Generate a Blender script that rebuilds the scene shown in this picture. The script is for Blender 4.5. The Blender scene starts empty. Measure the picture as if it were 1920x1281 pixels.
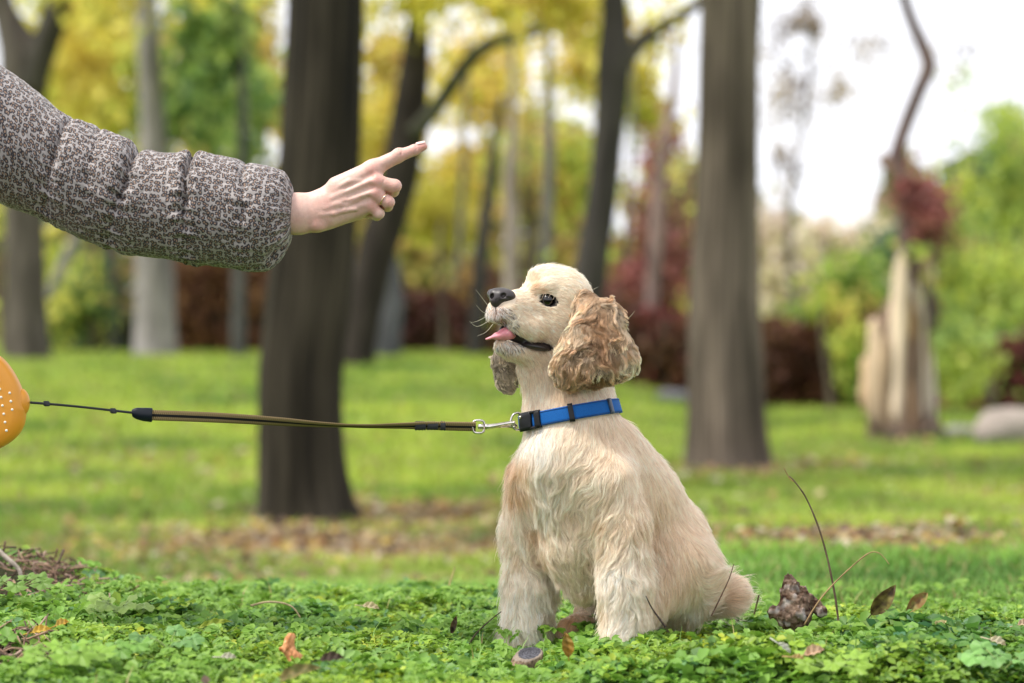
import bpy, math
import numpy as np
from mathutils import Vector, kdtree
PI = math.pi
sc = bpy.context.scene
# ------------------------------------------------------------------ camera
H = 0.445; D0 = 3.47; FPX = 4533.0; S = FPX / D0      # camera height, focus distance, focal length and scale in photo pixels
cam_d = bpy.data.cameras.new('camera'); cam = bpy.data.objects.new('camera', cam_d); sc.collection.objects.link(cam)
cam.location = (0, 0, H); cam.rotation_euler = (PI / 2, 0, 0)
cam_d.sensor_width = 36; cam_d.lens = 85; cam_d.clip_start = 0.1; cam_d.clip_end = 500
cam_d.dof.use_dof = True; cam_d.dof.focus_distance = D0 + 0.01; cam_d.dof.aperture_fstop = 3.2
sc.camera = cam
# ------------------------------------------------------------------ light
SUN_EL, SUN_AZ = math.radians(58), math.radians(-108)   # azimuth measured from +Y (view direction) towards +X
world = bpy.data.worlds.new('World'); sc.world = world; world.use_nodes = True
wn = world.node_tree; wn.nodes.clear()
sky = wn.nodes.new('ShaderNodeTexSky'); sky.sky_type = 'NISHITA'; sky.sun_disc = False
sky.sun_elevation = SUN_EL; sky.sun_rotation = SUN_AZ; sky.air_density = 1.0; sky.dust_density = 4.0; sky.ozone_density = 1.0
hs = wn.nodes.new('ShaderNodeHueSaturation'); hs.inputs['Saturation'].default_value = 0.35
mx = wn.nodes.new('ShaderNodeMixRGB'); mx.inputs[0].default_value = 0.55; mx.inputs[2].default_value = (9.5, 9.6, 10.2, 1)
tcw = wn.nodes.new('ShaderNodeTexCoord'); nzw = wn.nodes.new('ShaderNodeTexNoise'); nzw.inputs['Scale'].default_value = 3.0; nzw.inputs['Detail'].default_value = 5
mr = wn.nodes.new('ShaderNodeMapRange'); mr.inputs[1].default_value = 0.3; mr.inputs[2].default_value = 0.7; mr.inputs[3].default_value = 0.7; mr.inputs[4].default_value = 0.97
bg = wn.nodes.new('ShaderNodeBackground'); bg.inputs[1].default_value = 0.10
wo = wn.nodes.new('ShaderNodeOutputWorld')
wn.links.new(tcw.outputs['Generated'], nzw.inputs['Vector']); wn.links.new(nzw.outputs['Fac'], mr.inputs[0]); wn.links.new(mr.outputs[0], mx.inputs[0])
wn.links.new(sky.outputs[0], hs.inputs['Color']); wn.links.new(hs.outputs[0], mx.inputs[1])
wn.links.new(mx.outputs[0], bg.inputs[0]); wn.links.new(bg.outputs[0], wo.inputs[0])
sd = bpy.data.lights.new('sun', 'SUN'); sd.energy = 2.6; sd.angle = math.radians(10); sd.color = (1.0, 0.95, 0.86)
sun = bpy.data.objects.new('sun', sd); sc.collection.objects.link(sun)
sv = Vector((math.sin(SUN_AZ) * math.cos(SUN_EL), math.cos(SUN_AZ) * math.cos(SUN_EL), math.sin(SUN_EL)))
sun.rotation_euler = sv.to_track_quat('Z', 'Y').to_euler(); sun.location = (0, 0, 30)
sc.view_settings.view_transform = 'Standard'; sc.view_settings.look = 'None'; sc.view_settings.gamma = 1
sc.view_settings.use_curve_mapping = False; sc.view_settings.exposure = 0.78
sc.render.engine = 'CYCLES'
sc.cycles.max_bounces = 8; sc.cycles.transparent_max_bounces = 8
# ------------------------------------------------------------------ helpers
rng = np.random.default_rng(7)
C = sc.collection
def tag(o, label=None, cat=None, group=None, kind=None):
    if label: o['label'] = label
    if cat: o['category'] = cat
    if group: o['group'] = group
    if kind: o['kind'] = kind
    return o
def thing(name, label, cat, loc=(0, 0, 0), group=None):
    o = bpy.data.objects.new(name, None); C.objects.link(o); o.location = loc; o.empty_display_size = 0.05
    return tag(o, label, cat, group)
def link(name, data, parent=None):
    o = bpy.data.objects.new(name, data); C.objects.link(o)
    if parent is not None:
        o.parent = parent
        w = Vector((0, 0, 0)); q = parent
        while q is not None: w += Vector(q.location); q = q.parent
        o.location = -w                                   # all meshes are written in world coordinates
    return o
def mesh_np(name, V, F, mat, parent=None, col=None, uv=None, smooth=True, mats=None, mi=None):
    """V (n,3), F (m,k) with k = 3 or 4, or list of such arrays"""
    Fs = F if isinstance(F, list) else [F]
    me = bpy.data.meshes.new(name); V = np.asarray(V, np.float32)
    me.vertices.add(len(V)); me.vertices.foreach_set('co', V.ravel())
    idx = np.concatenate([np.asarray(f, np.int32).ravel() for f in Fs])
    tot = np.concatenate([np.full(len(f), f.shape[1], np.int32) for f in Fs])
    st = np.concatenate([[0], np.cumsum(tot)[:-1]]).astype(np.int32)
    me.loops.add(len(idx)); me.loops.foreach_set('vertex_index', idx)
    me.polygons.add(len(tot)); me.polygons.foreach_set('loop_start', st)
    if smooth: me.polygons.foreach_set('use_smooth', np.ones(len(tot), bool))
    if mats:
        for m in mats: me.materials.append(m)
        me.polygons.foreach_set('material_index', np.asarray(mi, np.int32))
    else: me.materials.append(mat)
    me.update(calc_edges=True)
    if col is not None:
        c = np.ones((len(V), 4), np.float32); c[:, :3] = col
        a = me.attributes.new('tint', 'FLOAT_COLOR', 'POINT'); a.data.foreach_set('color', c.ravel())
    if uv is not None:
        a = me.uv_layers.new(name='UVMap'); a.data.foreach_set('uv', np.asarray(uv, np.float32)[idx].ravel())
    return link(name, me, parent)
def hsh(i, j, k, s):
    n = (i * 374761393 + j * 668265263 + k * 2147483647 + s * 974634777) & 0xffffffff
    n = ((n ^ (n >> 13)) * 1274126177) & 0xffffffff
    n = (n ^ (n >> 16)) & 0xffffffff
    return n.astype(np.float64) / 4294967295.0
def noise(P, s=0):
    P = np.asarray(P, np.float64)
    if P.ndim == 1: P = P[None]
    if P.shape[1] == 2: P = np.c_[P, np.zeros(len(P))]
    i = np.floor(P).astype(np.int64); f = P - i; f = f * f * (3 - 2 * f)
    r = 0
    for a in (0, 1):
        for b in (0, 1):
            for c in (0, 1):
                w = (f[:, 0] if a else 1 - f[:, 0]) * (f[:, 1] if b else 1 - f[:, 1]) * (f[:, 2] if c else 1 - f[:, 2])
                r = r + w * hsh(i[:, 0] + a, i[:, 1] + b, i[:, 2] + c, s)
    return r * 2 - 1
def fbm(P, s=0, o=3):
    r = 0; a = 1; P = np.asarray(P, np.float64)
    for k in range(o): r = r + a * noise(P * 2 ** k, s + k); a *= .5
    return r
def nrm(v): return v / np.maximum(np.linalg.norm(v, axis=-1, keepdims=True), 1e-9)
def WD(px, py, D):                                         # photo pixel at distance D -> place
    px, py, D = np.broadcast_arrays(np.asarray(px, float), np.asarray(py, float), np.asarray(D, float))
    return np.stack([(px - 960) / FPX * D, D, H - (py - 640.5) / FPX * D], -1)
def W(px, py, e=0): return WD(px, py, D0 + np.asarray(e, float) / S)
def sstep(a, b, x): t = np.clip((x - a) / (b - a), 0, 1); return t * t * (3 - 2 * t)
def catmull(P, n):
    P = np.asarray(P, float); Q = np.vstack([2 * P[0] - P[1], P, 2 * P[-1] - P[-2]])
    u = np.linspace(0, len(P) - 1 - 1e-9, n); i = u.astype(int); t = (u - i)[:, None]
    a, b, c, d = Q[i], Q[i + 1], Q[i + 2], Q[i + 3]
    return .5 * (2 * b + (c - a) * t + (2 * a - 5 * b + 4 * c - d) * t * t + (3 * b - a - 3 * c + d) * t ** 3)
def frames(P):
    T = nrm(np.gradient(P, axis=0)); N = np.zeros_like(P)
    r = np.array([0, 0, 1.]) if abs(T[0, 2]) < .9 else np.array([0, 1., 0])
    n = nrm(r - T[0] * r.dot(T[0])); N[0] = n
    for i in range(1, len(P)):
        n = nrm(n - T[i] * n.dot(T[i])); N[i] = n
    return T, N, np.cross(T, N)
def tube(P, R, k=8, cap=True, ry=None, disp=None):
    """sweep; returns V, F(quads), capped by collapsing rings"""
    P = np.asarray(P, float); R = np.broadcast_to(np.asarray(R, float), (len(P),)); RY = R if ry is None else np.broadcast_to(np.asarray(ry, float), (len(P),))
    T, N, B = frames(P)
    a = np.linspace(0, 2 * PI, k, endpoint=False)
    rr = np.ones((len(P), k)) if disp is None else disp
    V = P[:, None] + (N[:, None] * np.cos(a)[None, :, None] * R[:, None, None] + B[:, None] * np.sin(a)[None, :, None] * RY[:, None, None]) * rr[..., None]
    V = V.reshape(-1, 3); n = len(P)
    i = np.arange(n - 1)[:, None] * k; j = np.arange(k)[None]; j2 = (j + 1) % k
    F = np.stack([i + j, i + j2, i + k + j2, i + k + j], -1).reshape(-1, 4)
    if cap:
        V = np.vstack([V, P[0], P[-1]]); c0, c1 = n * k, n * k + 1
        f0 = np.stack([np.full(k, c0), (np.arange(k) + 1) % k, np.arange(k)], -1)
        f1 = np.stack([np.full(k, c1), (n - 1) * k + np.arange(k), (n - 1) * k + (np.arange(k) + 1) % k], -1)
        return V, [F, f0, f1]
    return V, [F]
def merge(parts):
    Vs = []; F3 = []; F4 = []; o = 0
    for V, F in parts:
        for f in (F if isinstance(F, list) else [F]):
            (F3 if f.shape[1] == 3 else F4).append(f + o)
        Vs.append(V); o += len(V)
    return np.vstack(Vs), [np.vstack(x) for x in (F4, F3) if x]
# ------------------------------------------------------------------ materials
def mat(name, color=(.5, .5, .5), rough=.6, attr=None, metal=0, trans=0, noise_scale=None, noise_amt=.2, bump=0, bump_scale=50, spec=.5, coat=0, sss=0, stretch=None):
    m = bpy.data.materials.new(name); m.use_nodes = True; nt = m.node_tree; p = nt.nodes['Principled BSDF']; out = nt.nodes['Material Output']
    p.inputs['Roughness'].default_value = rough; p.inputs['Metallic'].default_value = metal; p.inputs['Specular IOR Level'].default_value = spec
    p.inputs['Coat Weight'].default_value = coat
    if sss:
        p.inputs['Subsurface Weight'].default_value = sss; p.inputs['Subsurface Radius'].default_value = (1, .35, .2); p.inputs['Subsurface Scale'].default_value = .004
    if attr:
        a = nt.nodes.new('ShaderNodeAttribute'); a.attribute_name = attr; src = a.outputs['Color']
    else:
        r = nt.nodes.new('ShaderNodeRGB'); r.outputs[0].default_value = (*color, 1); src = r.outputs[0]
    tc = nt.nodes.new('ShaderNodeTexCoord'); co = tc.outputs['Object']
    if stretch:
        mp = nt.nodes.new('ShaderNodeMapping'); mp.inputs['Scale'].default_value = stretch; nt.links.new(co, mp.inputs['Vector']); co = mp.outputs[0]
    if noise_scale:
        n = nt.nodes.new('ShaderNodeTexNoise'); n.inputs['Scale'].default_value = noise_scale; n.inputs['Detail'].default_value = 5; nt.links.new(co, n.inputs['Vector'])
        r = nt.nodes.new('ShaderNodeMapRange'); r.inputs[1].default_value = .3; r.inputs[2].default_value = .7; r.inputs[3].default_value = 1 - noise_amt; r.inputs[4].default_value = 1 + noise_amt
        nt.links.new(n.outputs['Fac'], r.inputs[0])
        vm = nt.nodes.new('ShaderNodeVectorMath'); vm.operation = 'SCALE'; nt.links.new(src, vm.inputs[0]); nt.links.new(r.outputs[0], vm.inputs['Scale']); src = vm.outputs[0]
    nt.links.new(src, p.inputs['Base Color'])
    if bump:
        n = nt.nodes.new('ShaderNodeTexNoise'); n.inputs['Scale'].default_value = bump_scale; n.inputs['Detail'].default_value = 4; nt.links.new(co, n.inputs['Vector'])
        b = nt.nodes.new('ShaderNodeBump'); b.inputs['Strength'].default_value = bump; b.inputs['Distance'].default_value = .3 / bump_scale; nt.links.new(n.outputs['Fac'], b.inputs['Height']); nt.links.new(b.outputs[0], p.inputs['Normal'])
    if trans:
        t = nt.nodes.new('ShaderNodeBsdfTranslucent'); nt.links.new(src, t.inputs['Color'])
        x = nt.nodes.new('ShaderNodeMixShader'); x.inputs[0].default_value = trans; nt.links.new(p.outputs[0], x.inputs[1]); nt.links.new(t.outputs[0], x.inputs[2]); nt.links.new(x.outputs[0], out.inputs[0])
    return m
M_leaf = mat('leaf', attr='tint', rough=.55, trans=.4, spec=.3)
M_bark = mat('bark', attr='tint', rough=.95, noise_scale=5, noise_amt=.35, bump=.6, bump_scale=20, spec=.15, stretch=(1, 1, .18))
M_fg = mat('ground_leaf', attr='tint', rough=.5, trans=.35, spec=.4)
M_grass = mat('grass_blade', attr='tint', rough=.6, trans=.35, spec=.3)
M_soil = mat('soil', attr='tint', rough=1, noise_scale=3, noise_amt=.25, bump=.8, bump_scale=30, spec=.1)
M_wood = mat('dead_wood', attr='tint', rough=.9, noise_scale=60, noise_amt=.35, bump=.8, bump_scale=120, spec=.2)
# ------------------------------------------------------------------ terrain
LD = np.array([0, 3.0, 4.15, 5, 6, 8, 10, 12.4, 16, 20, 30, 40, 80, 200]); LZ = np.array([0, -.0, -.018, -.10, -.2, -.36, -.45, -.5, -.36, -.17, .1, .16, .2, .2])
RD = np.array([0, 3.0, 3.75, 4.4, 5.2, 6, 7, 10, 16, 22, 27, 40, 80, 200]); RZ = np.array([0, .0, -.008, -.045, -.078, -.105, -.15, -.3, -.42, -.47, -.45, -.44, -.4, -.4])
def gz(x, y):
    x = np.asarray(x, float); y = np.asarray(y, float)
    d = np.maximum(y, .5); px = 960 + x / d * FPX
    w = sstep(800, 1400, np.where(y < 2, 960, px))
    z = np.interp(y, LD, LZ) * (1 - w) + np.interp(y, RD, RZ) * w
    P = np.c_[x.ravel(), y.ravel()]
    z = z + .02 * noise(P * 2.1, 3).reshape(z.shape) * sstep(4, 8, y) + .008 * noise(P * 6, 5).reshape(z.shape)
    z = z + .05 * np.exp(-((x + .84) / .22) ** 2 - ((y - 3.75) / .5) ** 2) + .035 * np.exp(-((x + .85) / .2) ** 2 - ((y - 4.1) / .25) ** 2) + .012 * noise(P * 2.7, 8).reshape(z.shape) * (1 - sstep(4.6, 5.4, y)) * sstep(3.7, 4.1, y)                      # soil hump at the left
    z = z - .06 * (1 - sstep(2.95, 3.17, y)) * sstep(.0, .12, x)
    z = z - .036 * np.exp(-((x - .01) / .085) ** 2 - ((y - 3.28) / .20) ** 2)
    z = z + .014 * np.exp(-((x - .28) / .2) ** 2 - ((y - 3.2) / .16) ** 2)
    return z
def litter(x, y):                                          # 1 where fallen leaves and bare soil lie
    d = np.maximum(np.asarray(y, float), .5); px = 960 + x / d * FPX
    P = np.c_[np.ravel(x), np.ravel(y)]
    n = fbm(P * .9, 11, 3).reshape(np.shape(px)); n2 = fbm(P * 2.6, 12, 2).reshape(np.shape(px))
    a = np.exp(-((px - 560) / 480) ** 2 - ((d - 9.8) / 2.8) ** 2) * 1.15
    a = np.maximum(a, np.exp(-((px - 700) / 420) ** 2 - ((d - 12.6) / 1.2) ** 2) * 1.0)
    b = np.exp(-((px - 1600) / 330) ** 2 - ((d - 7.0) / .8) ** 2) * 1.05
    c = np.exp(-((px - 1360) / 190) ** 2 - ((d - 15.6) / 1.3) ** 2) * 1.1
    e = np.exp(-((px - 1690) / 110) ** 2 - ((d - 21.3) / 1.2) ** 2) * 1.
    f = np.exp(-((px - 200) / 300) ** 2 - ((d - 11.6) / 1.6) ** 2) * .75
    return np.clip(np.maximum.reduce([a, b, c, e, f]) + .5 * n + .25 * n2 - .26, 0, 1)
def fg_soil(x, y):                                         # bare dark soil in the bottom left corner
    return np.exp(-((x + .70) / .10) ** 2 - ((y - 3.18) / .22) ** 2) + 1.1 * np.exp(-((x + .80) / .16) ** 2 - ((y - 3.95) / .3) ** 2)
def shade_green(P, k):  # uneven grass tone, with sunlit and shaded patches put into the colour
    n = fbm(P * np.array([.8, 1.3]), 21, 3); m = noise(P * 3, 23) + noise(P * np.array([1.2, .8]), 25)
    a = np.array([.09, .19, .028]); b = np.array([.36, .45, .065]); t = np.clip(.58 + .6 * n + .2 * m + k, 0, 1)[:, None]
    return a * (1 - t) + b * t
ys = np.concatenate([np.linspace(-60, 1, 12), np.linspace(2, 6, 130), np.geomspace(6.05, 60, 150), np.geomspace(63, 260, 12)])
xs = np.linspace(-1, 1, 161); xs = np.sign(xs) * (np.abs(xs) ** 1.0)
half = np.maximum(1.4, np.abs(ys) * .33); half = np.where(ys < 1.5, 60, half)
half = np.where(ys > 1.5, np.maximum(half, 1.5), 60)
# a fan inside the view and wide flanks beyond it: one sheet
t = np.concatenate([[-1, -.8, -.6], np.linspace(-.45, .45, 150), [.6, .8, 1]])
X = np.zeros((len(ys), len(t)))
for i, y in enumerate(ys):
    inner = max(1.5, abs(y) * .33) if y > 1.5 else 1.5
    X[i] = np.where(np.abs(t) <= .45, t / .45 * inner, np.sign(t) * (inner + (np.abs(t) - .45) / .55 * (200 - inner)))
Y = np.repeat(ys[:, None], len(t), 1); Z = gz(X, Y)
V = np.stack([X, Y, Z], -1).reshape(-1, 3); nx = len(t)
i = np.arange(len(ys) - 1)[:, None] * nx; j = np.arange(nx - 1)[None]
F = np.stack([i + j, i + j + 1, i + nx + j + 1, i + nx + j], -1).reshape(-1, 4)
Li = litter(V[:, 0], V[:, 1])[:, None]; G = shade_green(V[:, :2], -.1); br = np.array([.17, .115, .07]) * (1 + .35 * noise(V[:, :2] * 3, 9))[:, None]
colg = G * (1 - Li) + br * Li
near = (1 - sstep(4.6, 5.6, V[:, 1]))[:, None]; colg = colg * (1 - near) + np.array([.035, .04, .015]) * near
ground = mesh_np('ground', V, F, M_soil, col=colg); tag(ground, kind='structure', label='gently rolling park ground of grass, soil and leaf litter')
# ------------------------------------------------------------------ scattered small greenery
def quads_leaf(Pc, nrmv, dirv, ln, wd, col, fold=.25, tip=1.0):
    """leaf of two quads folded on the midrib: base, l1, l2, tip, r2, r1"""
    n = len(Pc); side = nrm(np.cross(dirv, nrmv)); up = nrm(np.cross(side, dirv))
    ln = ln[:, None]; wd = wd[:, None]
    b = Pc; tp = Pc + dirv * ln * tip - up * ln * .12
    l1 = Pc + dirv * ln * .28 + side * wd * .8 + up * wd * fold; l2 = Pc + dirv * ln * .72 + side * wd * .85 + up * wd * fold * .8
    r1 = Pc + dirv * ln * .28 - side * wd * .8 + up * wd * fold; r2 = Pc + dirv * ln * .72 - side * wd * .85 + up * wd * fold * .8
    V = np.stack([b, l1, l2, tp, r2, r1], 1).reshape(-1, 3); o = np.arange(n)[:, None] * 6
    F = np.concatenate([o + np.array([0, 3, 2, 1]), o + np.array([0, 5, 4, 3])])
    return V, F, np.repeat(col, 6, 0)
def rdir(n, up=0.0):
    v = rng.normal(size=(n, 3)); v[:, 2] = v[:, 2] * .6 + up; return nrm(v)
# clover-like ground cover on the near rise
def ground_cover():
    Vs = []; Fs = []; Cs = []; o = 0
    N = 62000
    y = 2.75 + (5.2 - 2.75) * rng.random(N * 2) ** 1.15; x = (rng.random(N * 2) * 2 - 1) * (y * .232 + .05)
    keep = (rng.random(len(x)) > np.clip(fg_soil(x, y) * 1.25, 0, 1)) & (rng.random(len(x)) > sstep(4.8, 5.6, y) * .8)
    px_ = 960 + x / y * FPX; edge = 4.9 - .95 * sstep(800, 1350, px_) + .12 * noise(np.c_[x * 5, y * 2], 35); keep &= rng.random(len(x)) > sstep(edge - .25, edge + .15, y)
    x, y = x[keep][:N], y[keep][:N]; n = len(x); P2 = np.c_[x, y]
    hill = fbm(P2 * 7, 31, 2); hh = .019 + .014 * hill + .014 * noise(P2 * 20, 33)
    hh += .012 * np.exp(-((x - .45) / .35) ** 2 - ((y - 3.30) / .2) ** 2) 
    hh = hh * (1 - .7 * np.exp(-((x - .01) / .07) ** 2 - ((y - 3.34) / .14) ** 2))
    layer = rng.random(n) ** .6
    z = gz(x, y) + .004 + np.maximum(hh, .008) * layer
    Pc = np.c_[x, y, z]
    nv = nrm(np.c_[rng.normal(0, .45, n), rng.normal(-.15, .45, n), np.ones(n)])
    a0 = rng.random(n) * 2 * PI
    tn = np.clip(.5 + .55 * fbm(P2 * 3, 41, 2) + .2 * rng.normal(size=n), 0, 1)[:, None]; dk = (.55 + .45 * layer)[:, None]
    cc = (np.array([.075, .18, .02]) * (1 - tn) + np.array([.32, .47, .045]) * tn)
    cc = np.where(rng.random(n)[:, None] < .10, cc * np.array([1.5, 1.15, .9]), cc)
    cc = np.where(rng.random(n)[:, None] < .10, cc * .6 + np.array([.03, .08, .05]), cc)
    pt = sstep(-.25, .35, fbm(P2 * 5.5, 37, 2)); cc = cc * (1 - .25 * pt[:, None] * np.array([1.2, .5, -1.2]))
    sz = (.0050 + .0048 * rng.random(n)) * (.8 + .5 * pt) * (1 + .35 * np.exp(-((x - .4) / .35) ** 2 - ((y - 3.3) / .25) ** 2)) * (1 + .25 * hill)
    for k in range(3):
        a = a0 + k * 2 * PI / 3 + rng.normal(0, .2, n)
        d = np.c_[np.cos(a), np.sin(a), np.zeros(n)]; d = nrm(d - nv * (d * nv).sum(1, keepdims=True) + nv * rng.normal(.05, .22, (n, 1)))
        V, F, c = quads_leaf(Pc, nv, d, sz * (1.25 + .4 * rng.random(n)), sz * .58, cc * (1 + .1 * rng.normal(size=(n, 1))), fold=.3, tip=1.0)
        Vs.append(V); Fs.append(F + o); Cs.append(c); o += len(V)
    # grass blades among the leaves
    m = 650; q = rng.integers(0, n, m); b0 = np.c_[x[q], y[q], gz(x[q], y[q])]; aa = rng.random(m) * 2 * PI; hh_ = .03 + .03 * rng.random(m); ln_ = np.c_[np.cos(aa), np.sin(aa)] * (hh_ * .6)[:, None]; sw = np.c_[np.sin(aa), -np.cos(aa), np.zeros(m)] * .0011
    md = b0 + np.c_[ln_ * .35, hh_ * .7]; tp_ = b0 + np.c_[ln_, hh_]; V = np.stack([b0 - sw, b0 + sw, md + sw * .8, md - sw * .8, tp_, tp_ + sw * .1], 1).reshape(-1, 3); oo = np.arange(m)[:, None] * 6 + o
    Vs.append(V); Fs.append(np.vstack([oo + np.array([0, 1, 2, 3]), oo + np.array([3, 2, 5, 4])])); Cs.append(np.repeat(np.where(rng.random((m, 1)) < .15, np.array([[.42, .36, .14]]), np.array([[.20, .36, .06]])), 6, 0)); o += len(V)
    # stems
    m = 26000; q = rng.integers(0, n, m); top = Pc[q] - nv[q] * .001; bot = np.c_[x[q] + rng.normal(0, .006, m), y[q] + rng.normal(0, .006, m), gz(x[q], y[q]) - .002]
    w = np.zeros((m, 3)); w[:, 0] = .0006
    V = np.stack([bot - w, bot + w, top], 1).reshape(-1, 3); Vs.append(V); Fs.append(None)
    Fst = np.arange(m * 3).reshape(-1, 3) + o; Cs.append(np.repeat(np.tile(np.array([[.16, .27, .05]]), (m, 1)), 3, 0))
    Fq = np.vstack([f for f in Fs if f is not None])
    g = mesh_np('ground_cover', np.vstack(Vs), [Fq, Fst], M_fg, col=np.clip(np.vstack(Cs), 0, 1))
    tag(g, 'low carpet of small round green chickweed leaves on the near rise', 'ground cover', kind='stuff')
ground_cover()
def lush_leaves():
    # larger, paler leaves rising out of the carpet (front edge, left corner, behind the dog)
    n = 5200
    y = 2.9 + 1.6 * rng.random(n); x = (rng.random(n) * 2 - 1) * (y * .225)
    w = (fbm(np.c_[x, y] * 4, 51, 2) > .15) | (rng.random(n) < .12); x, y = x[w], y[w]
    w = fg_soil(x, y) < .5; x, y = x[w], y[w]; n = len(x)
    Pc = np.c_[x, y, gz(x, y) + .022 + .022 * rng.random(n)]
    nv = nrm(np.c_[rng.normal(0, .4, n), rng.normal(-.2, .4, n), np.ones(n)]); a = rng.random(n) * 2 * PI; Vs = []; Fs = []; Cs = []; o = 0
    for k in range(5):
        ak = a + (k - 2) * .75; d = np.c_[np.cos(ak), np.sin(ak), np.zeros(n)]; d = nrm(d - nv * (d * nv).sum(1, keepdims=True) - np.array([0, 0, .1]))
        s = (.009 + .008 * rng.random(n)) * (1 - .12 * abs(k - 2)); t = rng.random((n, 1))
        c = np.array([.13, .27, .03]) * (1 - t) + np.array([.25, .42, .06]) * t
        V, F, c = quads_leaf(Pc, nv, d, s * 1.3, s * .42, c, fold=.35); Vs.append(V); Fs.append(F + o); Cs.append(c); o += len(V)
    g = mesh_np('herb_leaves', np.vstack(Vs), np.vstack(Fs), M_fg, col=np.vstack(Cs))
    tag(g, 'paler lobed herb leaves standing a little above the green carpet', 'herb leaves', kind='stuff')
lush_leaves()
def grass():
    Vs = []; Cs = []
    N = 260000
    u = rng.random(N); y = 3.85 * (62 / 3.85) ** (u ** 1.0); x = (rng.random(N) * 2 - 1) * (y * .235 + .2)
    L = litter(x, y); k = rng.random(N) > L * 1.25; k &= ~((y < 4.7) & (960 + x / y * FPX < 1250)); x, y = x[k], y[k]; n = len(x)
    sc_ = np.clip(y / 8, .45, 4.5); h = (.035 + .03 * rng.random(n)) * sc_ ** .55; w = .0035 * sc_ * (.6 + .8 * rng.random(n))
    b = np.c_[x, y, gz(x, y) - .003]; a = rng.random(n) * 2 * PI; lean = np.c_[np.cos(a), np.sin(a)] * (h * (.3 + .7 * rng.random(n)))[:, None]
    s = np.c_[-np.sin(a), np.cos(a), np.zeros(n)] * w[:, None]
    mid = b + np.c_[lean * .35, h * .65]; tip = b + np.c_[lean, h]
    V = np.stack([b - s, b + s, mid + s * .8, mid - s * .8, tip], 1).reshape(-1, 3); o = np.arange(n)[:, None] * 5
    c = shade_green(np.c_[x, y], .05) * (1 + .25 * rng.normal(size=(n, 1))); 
    nb = (1 - sstep(5.5, 8, y))[:, None]; c = c * (1 - nb) + c * np.array([.55, .80, .9]) * nb
    dry = rng.random(n) < .09; c[dry] = np.array([.32, .27, .11])
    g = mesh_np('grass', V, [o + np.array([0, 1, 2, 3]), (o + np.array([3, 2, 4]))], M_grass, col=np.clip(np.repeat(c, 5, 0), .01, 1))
    tag(g, 'short bright green lawn grass between the trees', 'grass', kind='stuff')
grass()
def fallen():
    N = 26000; y = 6 * (30 / 6) ** rng.random(N * 3); x = (rng.random(N * 3) * 2 - 1) * (y * .235)
    k = rng.random(len(x)) < litter(x, y) * .9 + .06; x, y = x[k][:N], y[k][:N]; n = len(x)
    Pc = np.c_[x, y, gz(x, y) + .012 + .02 * rng.random(n)]; nv = nrm(np.c_[rng.normal(0, .5, (n, 2)), np.ones(n)]); a = rng.random(n) * 2 * PI
    d = nrm(np.cross(nv, np.c_[np.cos(a), np.sin(a), np.zeros(n)])); s = (.020 + .026 * rng.random(n)) * np.clip(y / 9, .6, 1.6)
    pal = np.array([[.34, .24, .12], [.24, .15, .08], [.44, .35, .19], [.36, .20, .09], [.52, .45, .32], [.46, .34, .09], [.13, .085, .06], [.18, .12, .08]])
    c = pal[rng.integers(0, len(pal), n)] * (1 + .15 * rng.normal(size=(n, 1)))
    V, F, c = quads_leaf(Pc, nv, d, s * 1.4, s * .5, np.clip(c, .02, .8))
    tag(mesh_np('fallen_leaves', V, F, M_leaf, col=c), 'brown and yellow fallen leaves strewn round the tree feet', 'leaf litter', kind='stuff')
fallen()
# ------------------------------------------------------------------ trees
def trunk_mesh(name, pts, D, parent, col, k=28, n=90, flare=0.0, ridge=.05, D2=None, seed=0, closed=True):
    """pts: (px, py, halfwidth px) from the foot upwards"""
    p = np.array(pts, float); c = catmull(p, n); Dv = np.linspace(D, D if D2 is None else D2, n)
    P = WD(c[:, 0], c[:, 1], Dv); R = c[:, 2] / FPX * Dv
    a = np.linspace(0, 2 * PI, k, endpoint=False); A, Zz = np.meshgrid(a, P[:, 2])
    Q = np.stack([np.cos(A) * 3.0, np.sin(A) * 3.0, Zz * .9], -1).reshape(-1, 3) + seed * 7.3
    rd_ = 1 - 2 * np.abs(fbm(Q * np.array([3.6, 3.6, .55]), seed + 2, 2).reshape(n, k)) if k > 60 else 0
    ds = .97 + .035 * rd_ + ridge * fbm(Q * np.array([2.2, 2.2, 1]), seed, 3).reshape(n, k) + .05 * noise(Q * .5, seed + 5).reshape(n, k)
    if flare:
        zz = (P[:, 2] - P[0, 2]); fl = flare * np.exp(-zz / .22)[:, None]; ds = ds + fl * (.7 + .5 * np.cos(5 * A + seed))
    V, F = tube(P, R, k, cap=closed, disp=ds)
    cc = np.tile(np.array(col, float), (len(V), 1))
    if k > 60: cc[:n * k] *= (1 + .7 * rd_.reshape(-1, 1)).clip(.35, 2.2)
    cc *= (1 + .3 * fbm(np.c_[V[:, :2] * 14, V[:, 2] * 3], seed + 9, 2))[:, None]
    return mesh_np(name, V, F, M_bark, parent, col=np.clip(cc, .01, 1))
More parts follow.
